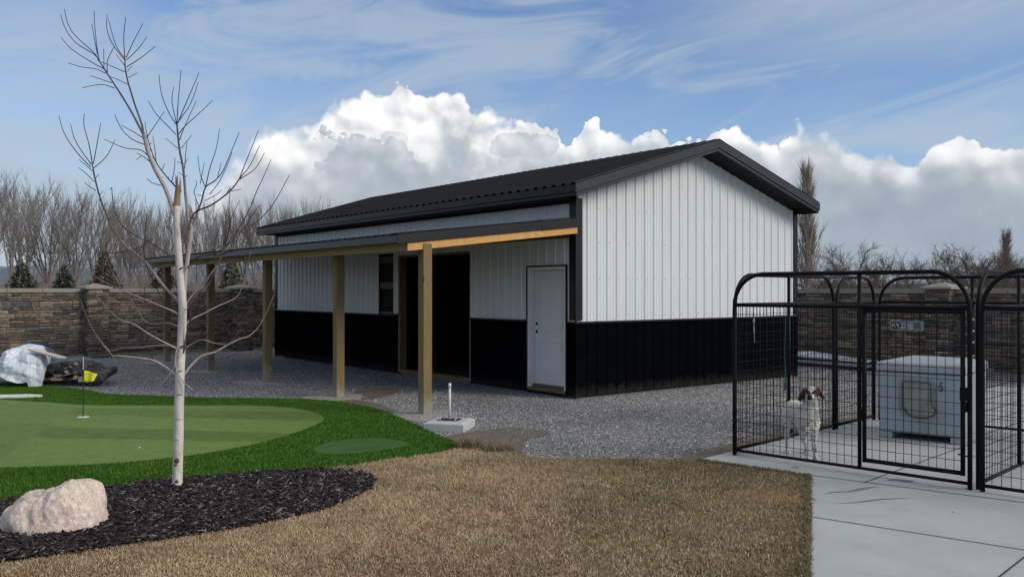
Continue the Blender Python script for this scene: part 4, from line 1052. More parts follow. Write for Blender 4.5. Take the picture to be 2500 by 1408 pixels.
# raised cot in the second run
cc = kxy(3.42, 2.25)
cot = thing('dog_cot', 'low black mesh raised dog cot in the right hand kennel run', 'dog bed', (*cc, 0), kang)
mb = MB(); hx, hy, zc = .62, .42, .20
mb.tube([(-hx, -hy, zc), (hx, -hy, zc), (hx, hy, zc), (-hx, hy, zc), (-hx, -hy, zc)], .018, 8); mb.build('frame', MAT_KEN, cot, smooth=True)
vs = []; n = 8
for i in range(n + 1):
    for j in range(n + 1):
        x, y = -hx + 2 * hx * i / n, -hy + 2 * hy * j / n; vs.append((x, y, zc + .012 - .03 * (1 - (x / hx) ** 2) * (1 - (y / hy) ** 2)))
MB().add(vs, [(i * (n + 1) + j, (i + 1) * (n + 1) + j, (i + 1) * (n + 1) + j + 1, i * (n + 1) + j + 1) for i in range(n) for j in range(n)]).build('sling', mat('black_sling', (.012, .012, .014), .8), cot, smooth=True)
for sx in (-1, 1):
    for sy in (-1, 1): mb = MB(); mb.tube([(sx * hx, sy * hy, 0), (sx * hx, sy * hy, zc)], .016, 8); mb.build('leg', MAT_KEN, cot, smooth=True)

# ------------------------------------------------------------------ dog
def make_dog():
    ox, oy = 3.045, 9.17
    mb = MB()
    def cap(a, b, ra, rb, n=9):
        a, b = Vector(a), Vector(b)
        for k in range(n + 1):
            t = k / n; r = ra + (rb - ra) * t; mb.ell(a.lerp(b, t), (r, r, r), 10, 7)
    # trunk: deep chest narrowing to the loin, seen almost head on
    mb.ell((.030, .05, .395), (.102, .110, .135)); mb.ell((.020, .13, .410), (.114, .13, .145)); mb.ell((-.004, .24, .425), (.112, .13, .125))
    mb.ell((-.026, .34, .44), (.100, .11, .098)); mb.ell((-.045, .425, .440), (.104, .095, .110))
    mb.ell((.034, -.005, .36), (.055, .05, .09))
    cap((.030, .05, .47), (.038, -.015, .600), .082, .064); mb.ell((.030, .0, .50), (.078, .060, .095))
    # head
    mb.ell((.042, -.03, .668), (.062, .075, .060), 14, 10); mb.ell((.042, -.012, .69), (.050, .055, .046))
    cap((.044, -.075, .650), (.047, -.150, .638), .036, .028, 6); mb.ell((.046, -.12, .622), (.024, .05, .016))
    # ears: broad and hanging, the right one flung out
    for k in range(6): t = k / 5; mb.ell((-.018 - .040 * t, -.018 + .004 * t, .688 - .082 * t), (.020 + .006 * math.sin(t * 3), .036 - .012 * t, .026 - .006 * t), 10, 7)
    for k in range(6): t = k / 5; mb.ell((.098 + .045 * t, -.012 + .004 * t, .700 - .070 * t), (.016, .032 - .016 * t, .026 - .012 * t), 10, 7)
    # front legs
    for sx, fx, fy in ((-.028, .008, -.005), (.092, .074, -.03)):
        cap((sx, .05, .37), (sx + (fx - sx) * .35, .055, .255), .052, .034); cap((sx + (fx - sx) * .35, .055, .255), (fx, .03 + fy * .5, .135), .033, .023)
        cap((fx, .03 + fy * .5, .135), (fx, .012 + fy, .035), .0225, .020); mb.ell((fx, fy - .008, .022), (.028, .040, .022)); 
        for q in (-.017, -.006, .006, .017): mb.ell((fx + q, fy - .040, .015), (.0085, .016, .014), 8, 6)
    # hind legs: thigh, knee forward, hock back, upright shank
    for s, fx in ((-.085, -.108), (.050, .068)):
        h = -.03 + (s + .018)
        cap((s - .01, .41, .40), (s - .014, .335, .275), .074, .045); cap((s - .014, .335, .275), (fx, .455, .155), .043, .024)
        cap((fx, .455, .155), (fx, .415, .035), .022, .020); mb.ell((fx, .385, .022), (.027, .042, .021))
        for q in (-.016, -.005, .006, .017): mb.ell((fx + q, .348, .014), (.0085, .016, .013), 8, 6)
    cap((-.04, .51, .47), (-.075, .56, .36), .026, .018); cap((-.075, .56, .36), (-.06, .57, .24), .018, .008)
    rr = random.Random(5)
    for _ in range(70):      # feathering on chest, belly and backs of the legs
        x = rr.uniform(-.03, .10); y = rr.uniform(-.04, .02); z = rr.uniform(.27, .50); mb.ell((x * .9 + .004, y - .012, z), (.012, .012, .026), 6, 5)
    for _ in range(60): mb.ell((rr.uniform(-.085, .06), rr.uniform(.06, .36), rr.uniform(.285, .335)), (.010, .014, .026), 6, 5)
    me = bpy.data.meshes.new('dog'); me.from_pydata(mb.v, [], mb.f); me.update()
    tmp = bpy.data.objects.new('tmp', me); COL.objects.link(tmp)
    r = tmp.modifiers.new('r', 'REMESH'); r.mode = 'VOXEL'; r.voxel_size = .0065
    s = tmp.modifiers.new('s', 'SMOOTH'); s.factor = .5; s.iterations = 4
    dg = bpy.context.evaluated_depsgraph_get(); dg.update()
    out = bpy.data.meshes.new_from_object(tmp.evaluated_get(dg)); bpy.data.objects.remove(tmp)
    nv = len(out.vertices); co = np.zeros(nv * 3, np.float32); out.vertices.foreach_get('co', co); co = co.reshape(-1, 3)
    nr = np.zeros(nv * 3, np.float32); out.vertices.foreach_get('normal', nr); nr = nr.reshape(-1, 3)
    # coat: white with liver ears and eye patches, ticking on legs and flank, warm feathering
    q = np.stack([co[:, 0] + co[:, 1] * .7, co[:, 2] + co[:, 1] * .3], 1)
    n1 = vnoise(q + 20, 18, 31); n2 = vnoise(q + 20, 70, 32); n3 = vnoise(q + 20, 130, 33)
    col = lerp((.55, .54, .52), (.70, .68, .64), n1)
    low = np.clip((.30 - co[:, 2]) / .2, 0, 1)
    col = col * (1 - .10 * np.clip((n2 - .55) * 4, 0, 1)[:, None])
    tick = (n3 + .25 * low > .80) & (n1 > .3); col[tick] = col[tick] * .40 + np.array((.10, .06, .045)) * .35
    warm = np.clip((.5 - np.abs(co[:, 2] - .38) * 3), 0, 1) * np.clip(-co[:, 1] * 10 + .8, 0, 1); col = col * (1 - .25 * warm[:, None] * np.array((.1, .5, 1.0)))
    brown = np.array((.070, .040, .029))
    x, y, z = co[:, 0], co[:, 1], co[:, 2]
    ear = ((x < -.010) | (x > .092)) & (z > .585) & (y < .06)
    eyeL = ((x - .012) / .032) ** 2 + ((z - .672) / .040) ** 2 < 1; eyeR = ((x - .080) / .026) ** 2 + ((z - .674) / .034) ** 2 < 1
    crownL = (x < .012) & (z > .64); crownR = (x > .082) & (z > .65)
    muzzle = (y < -.082) & (np.abs(x - .045) < .040) & (z < .668)
    b = (ear | ((eyeL | eyeR | crownL | crownR) & (z > .645))) & (y < .06) & (z > .575) & ~muzzle
    col[b] = brown * (.8 + .6 * n2[b, None])
    nose = (y < -.158) & (z > .622) & (np.abs(x - .047) < .020); col[nose] = (.040, .022, .017)
    nose = (y < -.135) & (z > .648) & (np.abs(x - .047) < .017); col[nose] = (.040, .022, .017)
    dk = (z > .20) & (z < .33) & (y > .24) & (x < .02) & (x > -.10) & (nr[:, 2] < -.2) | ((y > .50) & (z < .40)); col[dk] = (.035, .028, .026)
    co += nr * ((n3 - .5) * .006 + (n2 - .5) * .006)[:, None]
    # the head looks at the camera: turn it on the neck
    def turn(v):
        w = np.clip((v[:, 2] - .555) / .07, 0, 1); w = w * w * (3 - 2 * w) * (v[:, 1] < .14); a = -.42 * w; cx, cy = .040, -.01
        x_, y_ = v[:, 0] - cx, v[:, 1] - cy; r_ = v.copy(); r_[:, 0] = cx + x_ * np.cos(a) - y_ * np.sin(a); r_[:, 1] = cy + x_ * np.sin(a) + y_ * np.cos(a); return r_
    co[:, 0] += .15 * np.clip(co[:, 1] - .06, 0, 1)
    co = turn(co).astype(np.float32)
    out.vertices.foreach_set('co', co.ravel()); out.polygons.foreach_set('use_smooth', np.ones(len(out.polygons), bool)); out.update()
    ca = out.color_attributes.new('Col', 'FLOAT_COLOR', 'POINT'); c4 = np.ones((nv, 4), np.float32); c4[:, :3] = col; ca.data.foreach_set('color', c4.ravel())
    out.name = 'dog'; out.materials.clear()
    dog = link('dog', out, mat('dog_coat', rough=.9, spec=.15, attr=True, var=.12, vscale=60, bump=.6, bscale=90))
    dog.location = (ox, oy, 0); dog.scale = (1.16, 1.05, 1.04)
    tag(dog, 'white setter with brown ears standing behind the kennel wire facing out', 'dog')
    me_ = mat('dog_eye', (.02, .012, .008), .15, spec=.6)
    for ex in (.018, .072): mb = MB(); mb.ell(tuple(turn(np.array([[ex, -.092, .672]]))[0]), (.009, .008, .009), 10, 8); mb.build('eye', me_, dog, smooth=True)
make_dog()

# ------------------------------------------------------------------ bare trees
BARK = mat('bark', rough=.9, spec=.15, attr=True, var=.28, vscale=14, stretch=(1, 1, .35), bump=.5, bscale=30)
def curve_pts(pts, per=4): return [Vector(p) for p in smooth_loop(pts, per, closed=False)]
# the young tree in the mulch: limbs measured in the photo, given real depth away from the trunk
def young_tree():
    Y0 = gp(432, 1187)[1]
    t = thing('young_tree', 'bare young pale-barked tree with a snapped top in the mulch bed', 'tree', (*gp(432, 1187), 0))
    base = Vector((*gp(432, 1187), 0))
    PX = Y0 / F_PX
    pale, mid, dark_, twig = (.62, .57, .51), (.38, .33, .295), (.105, .078, .070), (.055, .036, .038)
    def trunk_x(py): return np.interp(py, [420, 490, 545, 620, 680, 750, 800, 900, 1000, 1187], [435.5, 433, 431, 436, 441, 446, 444, 440, 437, 432])
    def colr(w):
        if w > 9: return tuple(np.array(mid) + (np.array(pale) - np.array(mid)) * min((w - 9) / 8, 1))
        if w > 4: return tuple(np.array(dark_) + (np.array(mid) - np.array(dark_)) * (w - 4) / 5)
        return tuple(np.array(twig) + (np.array(dark_) - np.array(twig)) * max((w - 1.6) / 2.4, 0))
    def lay(mb, px, w0, w1, k, j=0.0, per=4, low=False):
        P = smooth_loop(px, per, closed=False); n = len(P); pts = []; rad = []
        b = len(mb.v)
        for i, (x, y) in enumerate(P):
            q = i / max(n - 1, 1)
            dep = Y0 + k * (x - trunk_x(y)) * PX + j * q
            p = Vector(at(x, y, dep)) - base; pts.append(p); rad.append((w0 + (w1 - w0) * q) * .5 * dep / F_PX)
        kk = 10 if w0 > 14 else (7 if w0 > 6 else 5)
        for i, (x, y) in enumerate(P): pass
        mb.tube(pts, rad, kk)
        for i in range(n):
            w = w0 + (w1 - w0) * i / max(n - 1, 1)
            c = colr(w + (3.5 if low else 0))
            for j_ in range(kk): mb.c[b + i * kk + j_] = c
    mb = MB(); lay(mb, [(431, 1196), (432.5, 1187), (434, 1130), (436, 1060), (437, 1000), (438.5, 950), (440, 900), (442.5, 850), (444.5, 800), (446, 750), (444, 715), (441, 680), (438, 650), (436, 620), (433, 580), (431, 545), (432, 500)], 26, 15.5, 0, per=3)
    mb.build('trunk', BARK, t, smooth=True, col=True)
    def scar(px, py, w, h, a=0.0):
        c = Vector(at(px, py, Y0)) - base; off = (px - trunk_x(py)) * PX; rad = 11.4 * PX
        m2 = MB(); m2.col = (.10, .075, .06); pts = []
        for q in np.linspace(-1, 1, 9):
            xx = off + q * w / 2 * PX; yy = -math.sqrt(max(rad * rad - xx * xx, 1e-6)) - .0005; pts.append(Vector((c.x - off + xx, yy, c.z + q * a * PX)))
        m2.tube(pts, [max(.0006, h / 2 * PX * math.sqrt(max(1 - q * q, 0.02))) for q in np.linspace(-1, 1, 9)], 6); m2.build('bark_scar', BARK, t, col=True)
    for q in ((433, 1133, 11, 5, 1.5), (436, 1122, 3, 14, 6), (436, 1072, 20, 1.6, .6), (440, 1022, 18, 1.4, -.5), (441, 962, 16, 2.0, .4), (436, 1172, 4, 10, 3), (443, 905, 12, 2.4, 1), (447, 846, 8, 6, 3), (446, 655, 7, 4, 2), (440, 1100, 14, 1.2, .4)): scar(*q)
    mb = MB(); mb.col = (.30, .205, .12)
    P0 = Vector(at(432, 502, Y0)) - base; P1 = Vector(at(435, 452, Y0)) - base
    mb.tube([P0, P1], [.032, .022], 9)
    rr = random.Random(2)
    for i in range(9):
        a = rr.uniform(0, 6.28); x = 435.5 + 5 * math.cos(a); top = rr.uniform(420, 446)
        mb.tube([Vector(at(x, 470, Y0 + .018 * math.sin(a))) - base, Vector(at(x + rr.uniform(-2, 2), top, Y0 + .018 * math.sin(a))) - base], [.010, .003], 5)
    mb.build('splintered_stub', BARK, t, col=True)
    limbs = []
    def limb(px, w0, w1, k, twigs=(), low=False): limbs.append((px, w0 * .86, w1 * .92, k, twigs, low))
    tw = lambda *p: p
    limb([(431, 532), (421, 510), (412, 480), (398, 448), (381, 418), (368, 389), (360, 366), (354, 340), (350, 327)], 13, 9, .15, [
        ([(350, 327), (345, 319), (322, 275), (296, 232), (264, 183), (244, 152)], 7, 3.2, 0),
        ([(350, 327), (348, 311), (342, 291), (329, 255), (319, 222), (313, 203), (306, 167), (305, 142)], 6.5, 3, 0),
        ([(242, 151), (231, 134), (185, 105), (159, 69), (148, 35)], 3, 1.6, .3), ([(238, 141), (226, 126), (185, 89), (166, 59), (157, 23)], 2.8, 1.6, .1),
        ([(243, 150), (237, 118), (231, 59), (230, 27)], 2.6, 1.5, .2), ([(238, 134), (231, 98), (224, 59)], 2.4, 1.5, .1),
        ([(254, 169), (218, 149), (175, 121), (149, 92)], 2.8, 1.6, -.2), ([(259, 180), (234, 169), (198, 164), (166, 154)], 2.6, 1.5, -.3),
        ([(273, 203), (244, 193), (220, 185)], 2.4, 1.5, .2), ([(280, 216), (257, 208), (234, 208), (201, 215)], 2.6, 1.5, -.1), ([(262, 177), (262, 151), (270, 131), (280, 113)], 2.6, 1.5, .3),
        ([(254, 165), (253, 120)], 2.2, 1.5, .1), ([(306, 177), (277, 164), (246, 151)], 2.4, 1.6, 0),
        ([(305, 143), (302, 92), (307, 43)], 2.8, 1.6, .1), ([(304, 142), (283, 111), (264, 46)], 2.6, 1.5, -.2), ([(304, 147), (273, 105), (260, 66), (262, 35)], 2.6, 1.5, .2),
        ([(308, 141), (326, 102), (349, 58)], 2.6, 1.5, .2), ([(309, 147), (339, 118), (358, 91)], 2.6, 1.5, -.2), ([(309, 164), (345, 141), (380, 113)], 2.8, 1.6, .2),
        ([(311, 175), (322, 162)], 2, 1.4, 0), ([(313, 190), (337, 178)], 2.2, 1.4, 0), ([(304, 160), (283, 133)], 2.2, 1.4, 0), ([(311, 206), (290, 196), (267, 187)], 2.3, 1.5, .1),
        ([(350, 338), (329, 324), (296, 306)], 2.8, 1.6, .2), ([(353, 353), (322, 340), (296, 314), (280, 280)], 3, 1.6, -.2), ([(360, 379), (342, 366), (303, 361), (254, 340)], 3.2, 1.6, .3),
        ([(365, 394), (349, 382), (334, 374)], 2.8, 1.6, 0), ([(345, 381), (333, 391)], 2, 1.4, 0), ([(393, 453), (371, 446), (358, 436)], 2.6, 1.5, .1), ([(358, 337), (378, 307), (401, 273)], 2.6, 1.5, .3), ([(360, 333), (356, 315), (354, 298)], 2.2, 1.5, 0)])
    limb([(432, 462), (427, 454), (404, 428), (381, 396), (368, 363), (358, 330)], 5, 2, -.5, [([(381, 396), (379, 372), (373, 333)], 2.6, 1.5, .1), ([(419, 445), (426, 412), (427, 386)], 2.6, 1.5, 0), ([(395, 417), (402, 400)], 2, 1.4, 0)])
    limb([(447, 752), (449, 722), (454, 661), (458, 637), (463, 594), (467, 556), (459, 536), (456, 500), (453, 474), (451, 449), (447, 409), (438, 363), (433, 314), (432, 301)], 14, 4, .25, [
        ([(432, 304), (435, 249), (442, 171)], 3, 1.6, .1), ([(431, 302), (420, 249), (424, 212)], 2.6, 1.5, .2), ([(431, 305), (412, 275), (394, 229), (388, 182)], 3, 1.6, -.2), ([(430, 329), (404, 302), (381, 278), (362, 247)], 2.8, 1.6, .3),
        ([(434, 301), (453, 255), (473, 209), (486, 178)], 3, 1.6, .1), ([(438, 294), (466, 252), (484, 201)], 2.6, 1.5, -.2), ([(437, 327), (453, 307), (482, 281), (519, 246)], 3, 1.6, .3), ([(438, 343), (450, 311), (479, 247)], 2.8, 1.5, .1),
        ([(435, 363), (404, 338)], 2.2, 1.4, .2), ([(442, 363), (468, 330)], 2.2, 1.4, -.2), ([(451, 412), (453, 379), (457, 347)], 2.6, 1.5, 0), ([(448, 400), (432, 395)], 2, 1.4, 0), ([(450, 403), (458, 388)], 2, 1.4, 0), ([(452, 432), (434, 420)], 2, 1.4, 0), ([(452, 432), (458, 429)], 2, 1.4, 0)])
    limb([(466, 560), (478, 529), (492, 492), (502, 457), (525, 441), (544, 418), (561, 379), (584, 324)], 6, 1.6, .8, [
        ([(502, 457), (512, 412), (528, 363), (536, 315)], 3, 1.5, .2), ([(501, 456), (489, 425), (483, 381)], 2.6, 1.5, -.2), ([(489, 448), (499, 397)], 2.2, 1.4, 0), ([(531, 435), (540, 397)], 2.2, 1.4, 0), ([(512, 474), (535, 444), (554, 405), (566, 373)], 2.6, 1.5, .2),
        ([(486, 505), (474, 470), (480, 452), (478, 441)], 2.4, 1.4, 0), ([(500, 490), (530, 474), (541, 463)], 2.3, 1.4, 0), ([(474, 538), (468, 515), (462, 500)], 2.2, 1.4, 0), ([(495, 480), (480, 474)], 2, 1.4, 0)])
    limb([(462, 560), (466, 538), (480, 516), (517, 500), (560, 468), (584, 438)], 6.5, 3.5, -.7, [
        ([(584, 438), (603, 389), (631, 319)], 3, 1.6, .1), ([(584, 437), (610, 405), (634, 355)], 2.8, 1.6, -.1), ([(583, 439), (623, 412), (646, 373)], 2.8, 1.6, .2), ([(555, 470), (563, 456)], 2, 1.4, 0), ([(561, 467), (590, 462), (560, 420)][:2], 2, 1.4, 0)])
    limb([(450, 752), (468, 722), (492, 698), (521, 661), (531, 647)], 7, 5, .5, [
        ([(531, 647), (541, 622), (550, 604), (577, 570), (604, 555), (637, 533), (671, 492), (707, 427)], 5, 1.7, .2), ([(577, 567), (608, 514), (625, 471), (642, 435), (662, 389)], 3.2, 1.6, 0),
        ([(549, 604), (562, 548), (559, 524), (562, 456)], 3, 1.5, .3), ([(556, 580), (562, 541), (585, 489)], 2.6, 1.5, 0), ([(555, 599), (594, 560), (631, 503)], 2.8, 1.5, -.2), ([(531, 647), (524, 620), (517, 589)], 2.4, 1.5, .1),
        ([(536, 653), (565, 642), (604, 628)], 2.8, 1.6, .1), ([(534, 655), (548, 661), (566, 650)], 2, 1.4, 0), ([(579, 566), (562, 549)], 2.2, 1.5, 0)])
    limb([(453, 758), (483, 715), (512, 692), (528, 655)], 5, 3.5, .9, [([(500, 700), (515, 668), (535, 640), (548, 612), (552, 560)], 3, 1.5, .1)])
    limb([(458, 655), (473, 635), (492, 625), (517, 622), (545, 620), (589, 606)], 4.2, 1.6, -.4, [([(520, 621), (548, 604), (560, 590)], 2, 1.4, 0)])
    limb([(440, 743), (430, 728), (404, 703), (368, 656), (354, 639), (333, 621), (305, 600), (276, 561), (262, 529), (244, 482), (233, 440), (226, 405)], 10, 3.4, -.25, [
        ([(226, 405), (218, 356), (205, 307), (206, 278)], 3, 1.6, .1), ([(223, 402), (185, 346), (172, 302)], 2.8, 1.5, .2), ([(221, 408), (185, 369), (156, 324), (144, 283)], 3, 1.6, -.1), ([(228, 400), (238, 346), (246, 301)], 2.8, 1.5, .1), ([(229, 410), (260, 382), (281, 341)], 2.8, 1.5, .3),
        ([(229, 420), (192, 389)], 2.3, 1.4, 0), ([(231, 444), (208, 422), (191, 409)], 2.4, 1.4, .2), ([(234, 466), (206, 446)], 2.2, 1.4, 0), ([(242, 478), (252, 466)], 1.9, 1.4, 0), ([(232, 437), (242, 425)], 1.9, 1.4, 0), ([(251, 500), (243, 488)], 1.9, 1.4, 0),
        ([(354, 640), (351, 610), (353, 590), (358, 522)], 3, 1.5, .3), ([(356, 646), (379, 695), (397, 731), (418, 758)], 3.2, 1.6, .4), ([(312, 612), (290, 616), (262, 617), (241, 610)], 2.4, 1.4, -.2), ([(317, 612), (340, 604), (368, 585)], 2.2, 1.4, .2), ([(330, 620), (350, 600)], 2, 1.4, 0)])
    limb([(437, 650), (425, 636), (411, 621), (368, 593), (319, 568), (290, 539), (276, 493), (273, 456)], 5, 1.7, .5, [([(362, 590), (354, 570), (356, 540)], 2, 1.4, 0)])
    limb([(455, 784), (429, 763), (404, 752), (354, 731), (305, 711), (269, 695), (226, 671)], 6, 1.8, .35, [([(404, 752), (398, 738), (385, 720)], 2.2, 1.4, 0), ([(440, 772), (424, 748), (410, 735)], 2.6, 1.5, 0), ([(354, 731), (352, 700)], 1.9, 1.4, 0)], True)
    limb([(438, 797), (408, 788), (383, 791), (354, 784), (319, 731), (290, 696), (266, 646), (258, 621)], 5, 1.8, -.55, [([(408, 788), (400, 772)], 2.2, 1.4, 0), ([(384, 791), (385, 760)], 1.8, 1.4, 0)], True)
    limb([(432, 851), (404, 837), (368, 818), (326, 791), (294, 781), (262, 752), (226, 713)], 6.5, 1.8, .7, [
        ([(400, 834), (393, 809), (393, 770), (384, 724)], 3, 1.5, .1), ([(395, 809), (411, 800), (434, 798)], 3, 1.6, .1), ([(393, 806), (380, 799), (366, 803)], 2, 1.4, 0), ([(352, 808), (345, 790), (340, 780)], 1.9, 1.4, 0), ([(284, 775), (284, 752)], 1.8, 1.4, 0), ([(378, 822), (376, 810)], 1.8, 1.4, 0)], True)
    limb([(434, 858), (425, 846), (386, 843), (344, 848), (297, 850), (269, 855), (237, 821), (212, 774), (196, 731)], 6, 1.8, -.2, [
        ([(264, 853), (226, 820), (201, 788), (180, 749)], 2.6, 1.5, .1), ([(344, 848), (333, 830)], 2.4, 1.4, 0), ([(372, 845), (366, 828)], 2.2, 1.4, 0), ([(282, 852), (281, 836)], 2, 1.4, 0), ([(236, 820), (226, 812), (214, 798)], 1.9, 1.4, 0)], True)
    limb([(434, 921), (410, 900), (376, 880), (333, 873), (285, 868), (276, 869), (255, 845), (237, 822)], 7, 2.2, .4, [([(376, 880), (366, 864)], 3, 1.6, 0), ([(368, 878), (362, 870)], 2, 1.4, 0), ([(285, 868), (284, 860)], 2.6, 1.6, 0), ([(372, 872), (384, 860)], 1.9, 1.4, 0)], True)
    limb([(446, 920), (456, 905), (471, 887), (493, 868), (525, 859), (553, 843), (585, 827), (606, 821), (631, 798), (652, 759), (670, 717)], 8.5, 1.8, .3, [
        ([(549, 843), (574, 823), (596, 784), (610, 752), (619, 717)], 3.6, 1.6, .2), ([(588, 816), (610, 788), (638, 731)], 2.8, 1.5, .2), ([(493, 870), (515, 878), (545, 874), (580, 862)], 2.4, 1.4, -.2), ([(519, 860), (519, 846)], 1.9, 1.4, 0), ([(563, 836), (564, 824)], 2, 1.4, 0), ([(586, 825), (588, 812)], 2, 1.4, 0), ([(495, 867), (492, 858)], 2.4, 1.6, 0)], True)
    limb([(448, 856), (460, 845), (475, 836), (493, 829), (521, 837), (546, 840), (549, 843)], 6, 3, -.3, [([(493, 829), (514, 809), (526, 788)], 3.2, 1.5, .2), ([(452, 832), (478, 823), (507, 802)], 3.4, 1.6, -.2), ([(480, 834), (478, 828)], 2, 1.4, 0)], True)
    limb([(452, 796), (464, 781), (493, 767), (528, 749), (557, 736), (578, 724), (592, 696), (613, 610)], 6, 1.7, .5, [
        ([(541, 744), (592, 716), (628, 685)], 2.8, 1.5, .2), ([(505, 752), (525, 735), (542, 735), (560, 733)], 3, 1.6, 0), ([(523, 735), (522, 722), (524, 716)], 2.4, 1.5, 0), ([(542, 734), (534, 716)], 2.2, 1.4, 0), ([(505, 748), (520, 757), (536, 770)], 2.4, 1.4, 0), ([(484, 775), (512, 789), (534, 787)], 2.4, 1.4, -.2)], True)
    limb([(448, 862), (451, 845), (456, 813), (464, 781), (466, 752), (470, 735)], 5.5, 2.6, -.9, [([(464, 781), (490, 738), (510, 700), (526, 668)], 3.4, 1.8, -.4), ([(466, 760), (440, 752), (425, 765)], 2.2, 1.4, 0)])
    for px, w0, w1, k, twigs, low in limbs:
        mb = MB(); lay(mb, px, w0, w1, k, low=low)
        rr = random.Random(int(px[-1][0]))
        for p, a, b, dk in twigs: lay(mb, p, a * .88, b * .92, k, j=dk * .35 * (1 if rr.random() < .5 else -1), low=False)
        # buds and short spurs
        P = smooth_loop(px, 4, closed=False)
        for q in P[3::2]:
            if rr.random() < .5:
                a = rr.uniform(-2.6, -.5); d = rr.uniform(4, 9); lay(mb, [tuple(q), (q[0] + d * math.cos(a), q[1] + d * math.sin(a))], 2.2, 1.4, k, per=1)
        mb.build('limb', BARK, t, smooth=True, col=True)
    # loop of tie cord on the trunk
    mb = MB(); mb.col = (.36, .34, .31)
    lp = [(444, 870), (441, 858), (435, 848), (430, 858), (428, 880), (431, 902), (440, 922), (452, 936), (470, 952)]
    mb.tube([Vector(at(x, y, Y0 - .055)) - base for x, y in smooth_loop(lp, 4, closed=False)], .0055, 6)
    mb.tube([Vector(at(x, y, Y0 - .06)) - base for x, y in smooth_loop([(428, 885), (420, 905), (400, 930), (390, 945)], 4, closed=False)], [.004] * 12 + [.0015], 6)
    mb.build('tie_cord', BARK, t, smooth=True, col=True)
young_tree()

